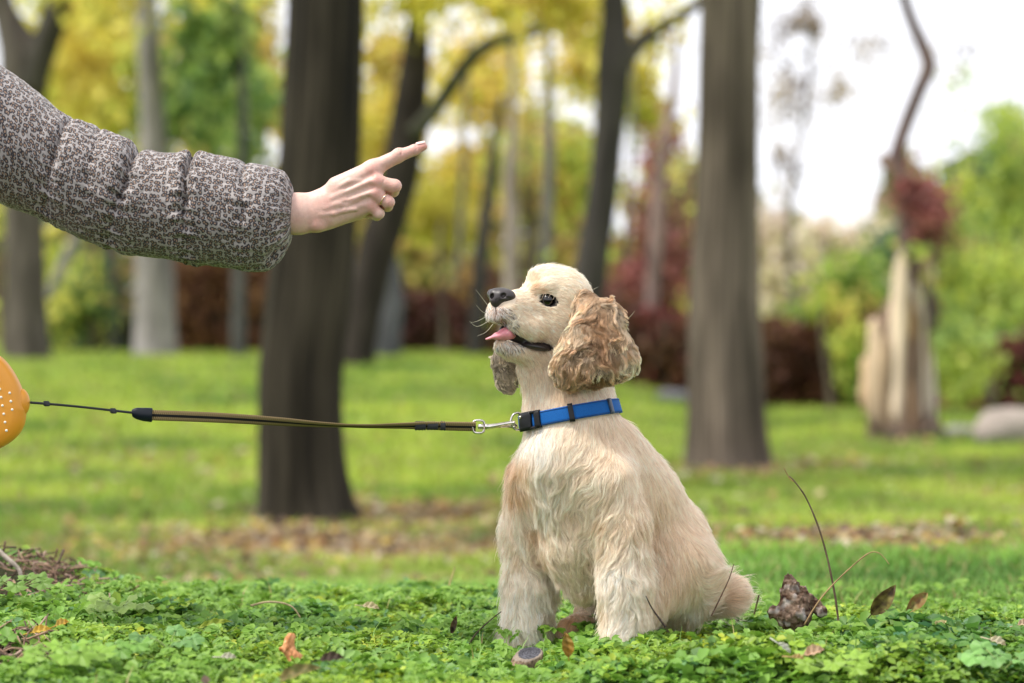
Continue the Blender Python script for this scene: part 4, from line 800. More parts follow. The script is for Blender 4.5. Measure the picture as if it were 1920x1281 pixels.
rr_ = np.full(96, 50.0)
for _ in range(70):
    dd = fd.d(CC + dirs * rr_[:, None]); rr_ = np.clip(rr_ - dd * .7, 30, 140)
f_ = np.fft.rfft(rr_); f_[7:] = 0; RAD = np.fft.irfft(f_, 96) + 5.0
def cpt(t, h=0.0, off=0.0):                                 # angle, height on the band, distance off it
    t = np.asarray(t, float); r = np.interp(t % (2 * PI), np.r_[th, 2 * PI], np.r_[RAD, RAD[0]]) + off - .10 * np.asarray(h, float)
    return CC + (CU[None] * np.cos(t).reshape(-1, 1) + CWz[None] * np.sin(t).reshape(-1, 1)) * np.reshape(r, (-1, 1)) + CN[None] * np.reshape(h, (-1, 1))
def band(t0, t1, hw, th_, off, n=60, name='band', m=None, parent=None, closed=False, bulge=.35):
    t = np.linspace(t0, t1, n); prof = [(-hw, 0), (-hw, th_), (-hw * .6, th_ + bulge), (0, th_ + bulge * 1.3), (hw * .6, th_ + bulge), (hw, th_), (hw, 0)]
    k = len(prof); V = np.stack([cpt(t, np.full(n, h), off + o) for h, o in prof], 1).reshape(-1, 3); i = np.arange(n - 1)[:, None] * k; j = np.arange(k)[None]; j2 = (j + 1) % k
    F = [np.stack([i + j, i + j2, i + k + j2, i + k + j], -1).reshape(-1, 4)]
    if not closed: F.append(np.array([[0, k - 1, a, a + 0][:3] for a in []]).reshape(-1, 3).astype(int)); F = F[:1] + [np.array([[0, a + 1, a] for a in range(1, k - 1)] + [[(n - 1) * k, (n - 1) * k + a, (n - 1) * k + a + 1] for a in range(1, k - 1)])]
    return mesh_np(name, toW(V), F, m, parent)
def tpx(px):                                                # front angle of the band at photo column px
    t = np.linspace(PI, 2 * PI, 400); P = cpt(t); x = 960 + (P[:, 0] - 960) / (1 + P[:, 2] / FPX); return t[np.argmin(np.abs(x - px))]
tb = tpx(985)
band(tb + .02, tb + 2 * PI - .25, 13.8, 2.6, 0, 160, 'webbing', M_blue, collar)
M_thread = mat('dark_thread', (.01, .04, .14), rough=.8)
for h in (-11.6, 11.6):
    t = np.linspace(tb + .05, tb + 2 * PI - .3, 200); V, F = tube(toW(cpt(t, np.full(200, h), 3.3)), .55 / S, 5); mesh_np('stitching', V, F, M_thread, collar)
buckle = band(tpx(981), tpx(1000), 17.5, 7.5, 1, 10, 'buckle', M_black, collar)
band(tpx(1007), tpx(1015), 17, 7.0, 1, 6, 'buckle_bar', M_black, buckle)
for h in (-14.5, 14.5): V, F = tube(toW(cpt(np.linspace(tpx(998), tpx(1010), 6), np.full(6, h), 6.0)), 2.4 / S, 8); mesh_np('buckle_arm', V, F, M_black, buckle)
V, F = tube(toW(cpt(np.array([tpx(984), tpx(986.5)]), np.array([10., 10.]), 9.4)), 3.1 / S, 10); mesh_np('buckle_pin', V, F, M_metal, buckle)
for px, nm in ((1071, 'slider'),):
    band(tpx(px - 4.5), tpx(px + 4.5), 17.5, 5.2, 1, 5, nm, M_black, collar)
sl = band(tpx(1139), tpx(1143), 15, 6, 2, 4, 'slider', mat('grey_plastic', (.06, .08, .12), rough=.4), collar)
def ring_loop(c, ax1, ax2, r, name, m, parent, n=48, k=8, p=2.0):
    t = np.linspace(0, 2 * PI, n, endpoint=False); cs, sn = np.cos(t), np.sin(t); f = (np.abs(cs) ** p + np.abs(sn) ** p) ** (-1 / p)
    P = np.array(c) + np.array(ax1)[None] * (cs * f)[:, None] + np.array(ax2)[None] * (sn * f)[:, None]; P = toW(P)
    T = nrm(np.roll(P, -1, 0) - np.roll(P, 1, 0)); N = nrm(np.cross(np.array(ax1), np.array(ax2))); N = np.array([N[0], N[2], -N[1]]); N = np.repeat(N[None], n, 0); N = nrm(N - T * (T * N).sum(1, keepdims=True)); B = np.cross(T, N); a = np.linspace(0, 2 * PI, k, endpoint=False)
    V = (P[:, None] + (N[:, None] * np.cos(a)[None, :, None] + B[:, None] * np.sin(a)[None, :, None]) * r / S).reshape(-1, 3)
    i = np.arange(n)[:, None]; j = np.arange(k)[None]; F = np.stack([i * k + j, i * k + (j + 1) % k, (i + 1) % n * k + (j + 1) % k, (i + 1) % n * k + j], -1).reshape(-1, 4)
    return mesh_np(name, V, F, m, parent)
pl = cpt([tpx(981)])[0]; ez = pl[2]
ring_loop(pc(970, 790, ez), (12, 0, 4), (0, 16, 0), 2.1, 'd_ring', M_metal, collar)
# ------------------------------------------------------------------ leash
leash = thing('dog_leash', 'retractable leash with orange spotted case and olive strap clipped to the collar', 'leash', tuple(toW(np.array([40., 760, 0]))))
M_orange = mat('orange_plastic', (.72, .30, .025), rough=.38, bump=.08, bump_scale=300, spec=.5)
M_white = mat('white_dot', (.85, .80, .70), rough=.5)
M_cord = mat('black_cord', (.022, .024, .028), rough=.8, bump=1, bump_scale=900)
def leash_case():
    o = catmull([(50, 768), (44, 800), (24, 826), (-15, 846), (-70, 850), (-125, 830), (-160, 790), (-165, 740), (-140, 690), (-90, 655), (-40, 648), (0, 668), (22, 692), (40, 726), (50, 768)], 120)[:-1]
    c = np.array([-55., 750]); n = len(o); prof = [(0, 0, 26), (.55, 0, 26), (.80, 0, 25), (.90, 0, 22.5), (.955, 0, 18), (.985, 0, 12), (1, 0, 5), (1, 0, -5)]
    rings = []
    for f, _, z in prof[1:]: rings.append(np.c_[c + (o - c) * f, np.full(n, -z)])
    for f, _, z in prof[::-1][2:]: rings.append(np.c_[c + (o - c) * f, np.full(n, z)])
    k = len(rings); V = np.vstack(rings + [[[*c, -26]], [[*c, 26]]]); i = np.arange(k - 1)[:, None] * n; j = np.arange(n)[None]; j2 = (j + 1) % n
    F = np.stack([i + j, i + j2, i + n + j2, i + n + j], -1).reshape(-1, 4); f0 = np.stack([np.full(n, k * n), (np.arange(n) + 1) % n, np.arange(n)], -1); f1 = np.stack([np.full(n, k * n + 1), (k - 1) * n + np.arange(n), (k - 1) * n + (np.arange(n) + 1) % n], -1)
    cs = mesh_np('case', toW(V), [F, np.vstack([f0, f1])], M_orange, leash)
    parts = []; seen = 0
    for a in range(-12, 13):
        for b in range(-12, 13):
            x = 10 + a * 18 + b * 2.4; y = 760 + b * 15.5 + a * 4.5 + (a % 2) * 3
            v = np.array([x, y]) - c; 
            ang = np.arctan2(*(o - c).T[::-1]); rr = np.interp(math.atan2(v[1], v[0]), ang[np.argsort(ang)], np.hypot(*(o - c).T)[np.argsort(ang)])
            if np.hypot(*v) < rr * .83:
                z = -(26 - max(0, np.hypot(*v) / rr - .55) * 4); tt = np.linspace(0, 2 * PI, 8, endpoint=False)
                Vq = np.vstack([np.c_[x + 2.7 * np.cos(tt), y + 2.7 * np.sin(tt), np.full(8, z + .6)], np.c_[x + 2.2 * np.cos(tt), y + 2.2 * np.sin(tt), np.full(8, z - .8)], [[x, y, z - 1.0]]])
                q = np.arange(8); parts.append((Vq, [np.stack([q, (q + 1) % 8, 8 + (q + 1) % 8, 8 + q], -1), np.stack([8 + q, 8 + (q + 1) % 8, np.full(8, 16)], -1)]))
    V, F = merge(parts); tag(mesh_np('dots', toW(V), F, M_white, cs), kind='stuff')
    ball('nozzle', (38, 755, 0), 1, M_orange, leash, (18, 27, 18))
    # hand grip beyond the frame edge
    V, F = tube(toW(catmull([(-150, 700, 0), (-210, 650, 0), (-300, 660, 0), (-340, 740, 0), (-310, 820, 0), (-220, 850, 0), (-150, 810, 0)], 50)), 17 / S, 14); mesh_np('grip', V, F, M_orange, leash)
leash_case()
CL = catmull([(57, 755, 0), (90, 757.5, 0), (150, 763, 0), (213, 770, 0), (248, 774, 0)], 90)
Vb = []
for ph in (0, PI):
    t = np.arange(900) / 900; P = CL[0] + 0; cx = np.stack([np.interp(t, np.linspace(0, 1, 90), CL[:, q]) for q in range(3)], -1); w = t * 2 * PI * 34
    Vb.append(tube(toW(cx + np.c_[np.zeros(900), np.sin(w + ph) * 1.1, np.cos(w + ph) * 1.1]), 1.5 / S, 6))
V, F = merge(Vb); mesh_np('cord', V, F, M_cord, leash)
for kx, ky in ((88, 757), (213, 770.5)):
    kn = []
    for q in range(3):
        t = np.linspace(0, 2 * PI, 16); kn.append(tube(toW(np.c_[kx + (q - 1) * 2.5 + 2.2 * np.cos(t), ky + 3.6 * np.sin(t + q * .4), 3.4 * np.cos(t + q)]), 1.8 / S, 6))
    kn.append(tube(toW(np.array([(kx - 3., ky, -2), (kx - 5, ky - 5, -3)])), 1.3 / S, 6)); V, F = merge(kn); mesh_np('knot', V, F, M_cord, leash)
M_navy = mat('dark_navy_plastic', (.004, .008, .014), rough=.35, spec=.3)
V, F = tube(toW(catmull([(247, 774, 0), (249, 774, 0), (256, 775, 0), (268, 777, 0), (280, 778, 0), (284, 778.4, 0), (286, 778.5, 0)], 30)), np.interp(np.linspace(0, 1, 30), [0, .17, .35, .55, .8, .93, 1], [3, 7.5, 11, 13, 13.6, 12.8, 10]) / S, 24, ry=np.interp(np.linspace(0, 1, 30), [0, .2, .5, 1], [3, 6, 8, 7]) / S); mesh_np('stopper', V, F, M_navy, leash)
# webbing strap, twisted along its length
def strap_mat():
    m = bpy.data.materials.new('olive_webbing'); m.use_nodes = True; nt = m.node_tree; p = nt.nodes['Principled BSDF']; p.inputs['Roughness'].default_value = .85; p.inputs['Specular IOR Level'].default_value = .2
    uv = nt.nodes.new('ShaderNodeUVMap'); uv.uv_map = 'UVMap'; sx = nt.nodes.new('ShaderNodeSeparateXYZ'); nt.links.new(uv.outputs[0], sx.inputs[0])
    s = nt.nodes.new('ShaderNodeMath'); s.operation = 'SUBTRACT'; s.inputs[1].default_value = .5; a = nt.nodes.new('ShaderNodeMath'); a.operation = 'ABSOLUTE'; l = nt.nodes.new('ShaderNodeMath'); l.operation = 'LESS_THAN'; l.inputs[1].default_value = .13
    nt.links.new(sx.outputs[1], s.inputs[0]); nt.links.new(s.outputs[0], a.inputs[0]); nt.links.new(a.outputs[0], l.inputs[0])
    wv = nt.nodes.new('ShaderNodeTexWave'); wv.inputs['Scale'].default_value = 1.0; wv.bands_direction = 'DIAGONAL'; mp = nt.nodes.new('ShaderNodeMapping'); mp.inputs['Scale'].default_value = (.16, 1.2, 1); nt.links.new(uv.outputs[0], mp.inputs[0]); nt.links.new(mp.outputs[0], wv.inputs[0])
    c1 = nt.nodes.new('ShaderNodeMixRGB'); c1.inputs[1].default_value = (.13, .09, .04, 1); c1.inputs[2].default_value = (.30, .22, .11, 1); nt.links.new(wv.outputs['Fac'], c1.inputs[0])
    c2 = nt.nodes.new('ShaderNodeMixRGB'); c2.inputs[2].default_value = (.012, .012, .012, 1); nt.links.new(c1.outputs[0], c2.inputs[1]); nt.links.new(l.outputs[0], c2.inputs[0]); nt.links.new(c2.outputs[0], p.inputs['Base Color'])
    b = nt.nodes.new('ShaderNodeBump'); b.inputs['Strength'].default_value = .5; b.inputs['Distance'].default_value = .0004; nt.links.new(wv.outputs['Fac'], b.inputs['Height']); nt.links.new(b.outputs[0], p.inputs['Normal'])
    return m
M_strap = strap_mat()
def ribbon(path, wvis, full, thick, name, m, parent):
    n = 220; c = catmull(path, n); xs_ = c[:, 0]; wv = np.interp(xs_, [p[0] for p in wvis], [p[1] for p in wvis]); ang = np.arccos(np.clip(wv / full, .22, 1))
    T = nrm(np.gradient(c, axis=0)); up = np.array([0, -1., 0]); U = nrm(up - T * (T @ up)[:, None]); B = np.cross(T, U)
    A = U * np.cos(ang)[:, None] + B * np.sin(ang)[:, None]; Nn = np.cross(T, A); k = 14; prof = []
    for q in np.linspace(-1, 1, 6): prof.append((q, thick * (1 if abs(q) < .99 else .55)))
    for q in np.linspace(1, -1, 6): prof.append((q, -thick * (1 if abs(q) < .99 else .55)))
    k = len(prof); V = np.stack([c + A * (q * full / 2) + Nn * z for q, z in prof], 1).reshape(-1, 3); i = np.arange(n - 1)[:, None] * k; j = np.arange(k)[None]; j2 = (j + 1) % k
    F = np.stack([i + j, i + j2, i + k + j2, i + k + j], -1).reshape(-1, 4); uv = np.stack([np.repeat(xs_[:, None], k, 1), np.repeat(np.array([(q + 1) / 2 for q, z in prof])[None], n, 0)], -1).reshape(-1, 2)
    return mesh_np(name, toW(V), F, m, parent, uv=uv)
ribbon([(283, 778.5, 0), (400, 783, 2), (500, 789, 4), (600, 796, 8), (680, 799.5, 12), (760, 799, 16), (800, 799, 18), (892, 801, 22)], [(280, 19.5), (400, 19), (480, 17), (540, 14), (600, 9), (650, 6), (700, 7), (760, 11), (790, 14), (830, 16), (895, 17)], 19.5, 1.8, 'strap', M_strap, leash)
for x0, x1, rd in ((778, 797, 7.6), (801, 820, 7.0), (826, 834, 7.6)):
    t = np.linspace(0, 1, 90); w = t * 2 * PI * (x1 - x0) / 2.2; V, F = tube(toW(np.c_[x0 + (x1 - x0) * t, 799 + rd * np.sin(w) * (1 + .1 * np.sin(w * .37)), 18 + 5 * np.cos(w)]), 1.5 / S, 5); mesh_np('stitching', V, F, M_cord, leash)
# swivel clip
clip = mesh_np('snap_hook', *tube(toW(catmull([(908, 801, 24), (916, 801, 24.5), (930, 799, 26), (946, 796, 29), (960, 794, 32), (966, 794.5, 32)], 40)), np.interp(np.linspace(0, 1, 40), [0, .1, .25, .6, .85, .95, 1], [4.5, 5.6, 4.6, 3.6, 4.0, 4.6, 2.5]) / S, 14), M_metal, leash)
ring_loop(np.array([897., 801, 23]), (11, 0, 1), (0, 12, 0), 2.2, 'swivel_loop', M_metal, clip, p=3.2)
V, F = tube(toW(np.array([(896., 801, 22), (903, 801, 23), (909, 801, 24)])), np.array([4.6, 5, 5]) / S, 12); mesh_np('swivel_pin', V, F, M_metal, clip)
V, F = tube(toW(catmull([(962, 796, 30), (968, 800, 38), (964, 803, 44), (950, 801, 42), (936, 801, 32)], 24)), 2.6 / S, 10); mesh_np('hook_gate', V, F, M_metal, clip)
# ------------------------------------------------------------------ the arm and pointing hand
person = thing('person', 'person in leopard print puffer jacket pointing with one outstretched hand', 'person', tuple(toW(np.array([-300., 150, 0]))))
fh = Field((430, 245, -62), (815, 465, 78), 1.25)
def hc(a, b, ra, rb, k=8, **kw): fh.cone(a, b, ra, rb, k, **kw)
hc((450, 402, 0), (560, 401, 0), 37, 34.5, 8, q=(1, 1, .74))                     # forearm and wrist
hc((560, 401, 0), (606, 396, 0), 34, 30, 16, q=(1, 1, .66))
for (mx_, my_, mz_), (bx, by, bz), r0, r1 in (((699, 319, -6), (606, 374, -2), 15, 14), ((704, 341, -14), (604, 388, -4), 15, 14), ((703, 363, -13), (600, 402, -4), 14, 13.5), ((694, 388, -5), (598, 416, 0), 13.5, 13)):
    hc((bx, by, bz), (mx_, my_, mz_), r0, r1, 17)
hc((632, 350, -2), (700, 318, -6), 19, 15.5, 12)
hc((640, 375, 12), (690, 360, 10), 22, 20, 18)                                   # palm
hc((596, 412, 6), (668, 396, 14), 17, 17, 14)                                    # outer edge
hc((590, 380, 8), (640, 345, 22), 17, 15, 14); hc((640, 345, 22), (684, 330, 34), 14, 12, 12)   # thumb side
hc((684, 330, 34), (722, 350, 36), 11, 9, 5)                                     # thumb tip folded behind
# index finger, straight
hc((699, 317, -6), (746, 294, -8), 15, 12.6, 10); hc((746, 294, -8), (778, 282, -8), 12, 10.4, 5); hc((778, 282, -8), (794, 275.5, -8), 10.2, 7.8, 4)
fh.ell((748, 289, -10), (9, 10.5, 10.5), 6)
# curled fingers: first joint towards the lens side, then folded back into the palm
hc((705, 342, -15), (741, 350, -17), 13, 12.4, 4.5); hc((741, 350, -17), (737, 358, 12), 12, 10.5, 4); hc((737, 358, 12), (712, 362, 22), 10.5, 9, 4)
hc((705, 365, -14), (729, 380, -15), 12.6, 11.6, 3.2); hc((729, 380, -15), (726, 386, 12), 11.4, 10, 3.5); hc((726, 386, 12), (702, 384, 22), 10, 9, 4)
hc((697, 388, -6), (711, 401, -8), 11.5, 10.2, 3); hc((711, 401, -8), (706, 404, 14), 10, 9, 3.5); hc((706, 404, 14), (686, 400, 22), 9, 8, 4)
# knuckles, tendons, hollows between them
for c, r in (((702, 317, -14), 9), ((708, 340, -22), 10), ((707, 363, -20), 9), ((698, 386, -13), 8)): fh.ell(c, (r * 1.2, r, r * .8), 10)
for a, b in (((694, 340, -25), (625, 372, -22)), ((694, 364, -24), (630, 386, -22)), ((684, 384, -17), (625, 400, -18)), ((690, 322, -17), (630, 358, -16))): fh.cone(a, b, 2.0, 1.0, 9)
for a, b in (((697, 331, -30), (650, 353, -28)), ((698, 353, -31), (655, 370, -29)), ((692, 375, -27), (650, 386, -26))): fh.cone(a, b, 3.2, 2, 9, sub=True)
for pv in ([(612, 392), (632, 384), (650, 386), (672, 376)], [(604, 404), (628, 402), (648, 396), (668, 394)], [(640, 350), (656, 342), (676, 340)]):
    for q in range(len(pv) - 1): fh.cone((*pv[q], -21.5), (*pv[q + 1], -22), 1.5, 1.4, 7)
fh.ell((597, 424, -10), (12, 9, 10), 10)                                         # wrist bone
for x, y, a in ((744, 281, 60), (748, 279.5, 60), (752, 278.5, 60)): 
    fh.cone((x, y + 2, -17), (x + 4, y + 12, -20), .9, .9, 2, sub=True)
fh.cone((779, 272, -15), (783, 282, -18), .8, .8, 1.8, sub=True)
for (x0, y0, x1, y1) in ((722, 336, 718, 352), (716, 362, 712, 376)): fh.cone((x0, y0, -29), (x1, y1, -29), .7, .7, 2, sub=True)
Vh, Fh = fh.mesh(2)
base = np.array([.64, .42, .35]); red = np.array([.64, .25, .21]); ch = np.tile(base, (len(Vh), 1))
for x, y, r, s in ((792, 275, 16, .6), (760, 292, 20, .35), (708, 340, 14, .55), (707, 364, 12, .45), (700, 388, 12, .45), (742, 352, 14, .35), (730, 382, 12, .35), (610, 380, 26, .25), (702, 318, 16, .3), (595, 425, 18, .3)):
    w = (np.exp(-((Vh[:, 0] - x) ** 2 + (Vh[:, 1] - y) ** 2) / (2 * (r * .7) ** 2)) * s)[:, None]; ch = ch * (1 - w) + red * w
ch *= (1 + .10 * fbm(Vh / 14, 91, 3))[:, None] ** np.array([.5, 1, 1])
M_hand = mat('hand_skin', attr='tint', rough=.48, noise_scale=220, noise_amt=.05, bump=.55, bump_scale=420, spec=.4, sss=.18)
arm = mesh_np('arm', toW(Vh), Fh, M_hand, person, col=ch)
# nail on the outstretched finger
M_nail = mat('fingernail', (.80, .52, .46), rough=.22, spec=.5)
def nail():
    c = np.array([790., 274.5, -8]); ax = nrm(np.array([20., -7, 0])); up = nrm(np.array([-.3, -.85, -.45])); up = nrm(up - ax * ax.dot(up)); sd_ = np.cross(ax, up); g = []
    for i in range(9):
        for j in range(9):
            u = i / 8; v = j / 4 - 1; wdt = 6.2 * (1 if u < .75 else math.sqrt(max(0, 1 - ((u - .75) / .27) ** 2)) * .75 + .25) * (.8 + .2 * min(1, u * 4)); a = v * 1.0
            g.append(c + ax * (-8 + 17.5 * u) + sd_ * math.sin(a) * wdt + up * (8.3 - 1.0 * u + math.cos(a) * .9 - (1 - math.cos(a)) * 2.6 - 1.9 * max(0, u - .4)))
    V = np.array(g); V2 = V - up * 1.2; i = np.arange(8)[:, None] * 9; j = np.arange(8)[None]; F = np.stack([i + j, i + j + 1, i + 10 + j, i + 9 + j], -1).reshape(-1, 4)
    mesh_np('fingernail', toW(np.vstack([V, V2])), np.vstack([F, F[:, ::-1] + 81]), M_nail, arm)
nail()
M_gold = mat('ring_metal', (.80, .62, .42), rough=.18, metal=1)
def fring():
    a = np.array([705., 365, -14]); b = np.array([729., 380, -15]); ax = nrm(b - a); c = a + (b - a) * .62 + ax * 0; u = nrm(np.cross(ax, [0, 0, 1.])); v = np.cross(ax, u)
    ring_loop(c, u * 12.9, v * 12.9, 1.25, 'finger_ring', M_gold, arm, n=64)
fring()
# ------------------------------------------------------------------ quilted sleeve
def leopard():
    m = bpy.data.materials.new('leopard_print'); m.use_nodes = True; nt = m.node_tree; p = nt.nodes['Principled BSDF']; p.inputs['Roughness'].default_value = .62; p.inputs['Specular IOR Level'].default_value = .35; p.inputs['Sheen Weight'].default_value = .15
    L = nt.links.new; uv = nt.nodes.new('ShaderNodeUVMap'); uv.uv_map = 'UVMap'
    n = nt.nodes.new('ShaderNodeTexNoise'); n.inputs['Scale'].default_value = .9; n.inputs['Detail'].default_value = 2; L(uv.outputs[0], n.inputs['Vector'])
    ad = nt.nodes.new('ShaderNodeVectorMath'); ad.operation = 'MULTIPLY_ADD'; ad.inputs[1].default_value = (.9, .9, 0); L(n.outputs['Color'], ad.inputs[0]); L(uv.outputs[0], ad.inputs[2])
    v = nt.nodes.new('ShaderNodeTexVoronoi'); v.voronoi_dimensions = '2D'; v.feature = 'DISTANCE_TO_EDGE'; v.inputs['Scale'].default_value = 1; v.inputs['Randomness'].default_value = .75; L(ad.outputs[0], v.inputs['Vector'])
    v1 = nt.nodes.new('ShaderNodeTexVoronoi'); v1.voronoi_dimensions = '2D'; v1.inputs['Scale'].default_value = 1; v1.inputs['Randomness'].default_value = .62; L(ad.outputs[0], v1.inputs['Vector'])
    n2 = nt.nodes.new('ShaderNodeTexNoise'); n2.inputs['Scale'].default_value = 1.7; n2.inputs['Detail'].default_value = 2; L(uv.outputs[0], n2.inputs['Vector'])
    def mth(op, a, b):
        q = nt.nodes.new('ShaderNodeMath'); q.operation = op
        for i, x in enumerate((a, b)):
            if isinstance(x, (int, float)): q.inputs[i].default_value = x
            elif x is not None: L(x, q.inputs[i])
        return q.outputs[0]
    def step(x, e, w=.03):
        q = nt.nodes.new('ShaderNodeMapRange'); q.inputs[1].default_value = e - w; q.inputs[2].default_value = e + w; L(x, q.inputs[0]); return q.outputs[0]
    nn = mth('MULTIPLY', mth('SUBTRACT', n2.outputs['Fac'], .5), .22)
    d = mth('ADD', v.outputs['Distance'], nn)
    d1 = mth('ADD', v1.outputs['Distance'], mth('MULTIPLY', mth('SUBTRACT', n2.outputs['Fac'], .5), .20)); cell = mth('SUBTRACT', 1, step(d1, .47, .03)); core = step(v1.outputs['Distance'], .19, .05); core = mth('SUBTRACT', 1, core)
    brk = step(n2.outputs['Fac'], .63, .03); dark = mth('MULTIPLY', cell, mth('SUBTRACT', 1, mth('MULTIPLY', brk, .9)))
    mA = nt.nodes.new('ShaderNodeMixRGB'); mA.inputs[1].default_value = (.31, .28, .268, 1); mA.inputs[2].default_value = (.026, .022, .027, 1); L(dark, mA.inputs[0])
    mB = nt.nodes.new('ShaderNodeMixRGB'); L(mA.outputs[0], mB.inputs[1]); mB.inputs[2].default_value = (.25, .16, .11, 1); L(mth('MULTIPLY', core, cell), mB.inputs[0]); L(mB.outputs[0], p.inputs['Base Color'])
    nz = nt.nodes.new('ShaderNodeTexNoise'); nz.inputs['Scale'].default_value = .6; nz.inputs['Detail'].default_value = 4; L(uv.outputs[0], nz.inputs['Vector']); b = nt.nodes.new('ShaderNodeBump'); b.inputs['Strength'].default_value = .35; b.inputs['Distance'].default_value = .003; L(nz.outputs['Fac'], b.inputs['Height']); L(b.outputs[0], p.inputs['Normal'])
    return m
M_leo = leopard()
def sleeve():
    st = np.array([(-430, -110, -340, 215), (-250, -22, -200, 300), (-120, 50, -100, 348), (0, 122, -12, 378), (45, 152, 15, 388), (85, 184, 55, 402), (115, 212, 88, 416), (140, 219, 112, 432), (180, 238, 150, 448), (230, 257, 198, 463), (259, 280, 232, 475), (295, 285, 275, 483), (342, 288, 325, 489), (361, 286, 345, 491), (412, 292, 402, 499), (455, 302, 447, 505), (488, 307, 475, 508), (515, 314, 500, 507), (534, 326, 522, 492), (545, 346, 537, 470), (550, 362, 545, 450), (548, 372, 545, 438), (535, 374, 533, 436), (505, 372, 505, 436)], float)
    n = 520; k = 260; c = catmull(st, n); top = c[:, :2]; bot = c[:, 2:]; ctr = (top + bot) / 2; hv = (top - bot) / 2; hl = np.hypot(*hv.T)
    ds = np.hypot(*np.gradient(ctr, axis=0).T); arc = np.cumsum(ds); x = np.maximum.accumulate(ctr[:, 0]); xm = ctr[:, 0]
    th_ = np.linspace(0, 2 * PI, k, endpoint=False); A, X = np.meshgrid(th_, xm); ARC = np.repeat(arc[:, None], k, 1)
    # seams: position along the arm (x at the centre), depth, how they bend round the sleeve
    SE = [(-170, 7, 0), (-30, 5, 10), (122, 15, -12), (176, 5, 6), (247, 18, -14), (353, 22, 6), (457, 7, 8)]
    disp = np.zeros_like(X); HL = np.repeat(hl[:, None], k, 1)
    main = [-170, -30, 122, 247, 353, 457, 548]
    xs2 = X - 9 * np.sin(A) * 0
    for q, (sx, dep, bend) in enumerate(SE):
        cx = sx + bend * (1 - np.cos(A)) * .8 + 3.5 * noise(np.stack([A * 2.2, np.full_like(A, q * 9.)], -1).reshape(-1, 2), 201).reshape(A.shape)
        dx = X - cx; strength = dep * (.12 + .85 * sstep(-.75, .35, np.cos(A)) + .15 * noise(np.stack([A * 3, np.full_like(A, q * 5.)], -1).reshape(-1, 2), 202).reshape(A.shape))
        disp -= strength * np.exp(-np.abs(dx) / 5.5) 
        disp += strength * .25 * np.exp(-((dx + 16) / 13) ** 2) + strength * .16 * np.exp(-((dx - 20) / 15) ** 2)
        # gathers running away from the seam
        g = fbm(np.stack([np.cos(A) * 8, np.sin(A) * 8, X / 46 + q], -1).reshape(-1, 3), 203 + q, 2).reshape(A.shape)
        disp += g * (1.6 + .28 * dep) * np.exp(-(dx / 24) ** 2)
    P3 = np.stack([np.cos(A) * 1.7, np.sin(A) * 1.7, X / 60], -1).reshape(-1, 3); disp += 2.4 * fbm(P3, 220, 3).reshape(A.shape)
    P4 = np.stack([np.cos(A) * 4.5 + X / 50, np.sin(A) * 4.5, X / 26], -1).reshape(-1, 3); rg = 1 - np.abs(fbm(P4, 230, 2).reshape(A.shape)) * 2; disp -= 2.2 * np.clip(rg, 0, 1) ** 3
    fade = 1 - sstep(520, 548, X) * .55; disp *= fade
    # elastic gathers at the cuff and the deep fold low on its end
    ce = sstep(505, 545, X) ; disp += ce * (3.0 * np.sin(A * 15 + 2 * np.sin(A * 3)) + 1.5 * np.sin(A * 27)) * np.clip(HL / 60, 0, 1)
    disp -= 20 * np.exp(-((A - 2.62) / .20) ** 2 - ((X - 522) / 16) ** 2); disp += 5 * np.exp(-((A - 2.95) / .2) ** 2 - ((X - 515) / 16) ** 2)
    disp -= 20 * np.exp(-((A - (2 * PI - 2.62)) / .20) ** 2 - ((X - 522) / 16) ** 2)
    sc_ = 1 + disp / np.maximum(HL, 20); last = np.arange(n)[:, None] > n - 22; sc_ = np.where(last, 1 + (sc_ - 1) * .3, sc_)
    V = np.zeros((n, k, 3)); V[..., :2] = ctr[:, None] + hv[:, None] * (np.cos(A) * sc_)[..., None]; V[..., 2] = -(np.sin(A) * HL * .92 * sc_) + 4
    V = V.reshape(-1, 3); i = np.arange(n - 1)[:, None] * k; j = np.arange(k)[None]; j2 = (j + 1) % k
    F = np.stack([i + j, i + j2, i + k + j2, i + k + j], -1).reshape(-1, 4)
    # per-corner uv so that the underside seam does not smear
    U = ARC / 7.8; Vv = A * 92 / 7.8
    o = mesh_np('jacket_sleeve', toW(V), F, M_leo, person, uv=np.stack([U, Vv], -1).reshape(-1, 2))
    uvl = o.data.uv_layers[0]; arr = np.empty(len(F) * 8, np.float32); uvl.data.foreach_get('uv', arr); arr = arr.reshape(-1, 4, 2); jj = F[:, 0] % k == k - 1; arr[jj, 1, 1] = 2 * PI * 92 / 7.8; arr[jj, 2, 1] = 2 * PI * 92 / 7.8; uvl.data.foreach_set('uv', arr.ravel())
    # stitched thread lines in the seams
sleeve()
# ------------------------------------------------------------------ small things on the near ground
def stick(name, label, cat, pts, e, r0, r1, col, group=None, parent=None, n=30, part='stem'):
    P = catmull([(*p, 0) if len(p) == 2 else p for p in pts], n); Q = np.array([WD(p[0], p[1], D0 + (e + p[2]) / S) for p in P]); R = np.linspace(r0, r1, n) / S * (1 + .12 * noise(np.c_[np.arange(n) * .9, np.zeros(n)], 7)); V, F = tube(Q, R, 7)
    if parent is None and name: parent = thing(name, label, cat, tuple(Q[0]), group)
    mesh_np(part, V, F, M_wood, parent, col=np.tile([col], (len(V), 1))); return parent
DRK = (.08, .055, .035)
s = stick('dry_stem', 'tall thin dark dry stem with curled bud right of the dog', 'stem', [(1573, 1175), (1566, 1120), (1552, 1050), (1535, 990), (1512, 935), (1490, 903), (1480, 893)], 10, 2.3, 1.2, (.11, .075, .05))
stick(None, None, None, [(1488, 903), (1481, 898), (1475, 888), (1470, 878)], 10, 1.0, .8, (.30, .17, .08), parent=s, n=12, part='bud')
V = None
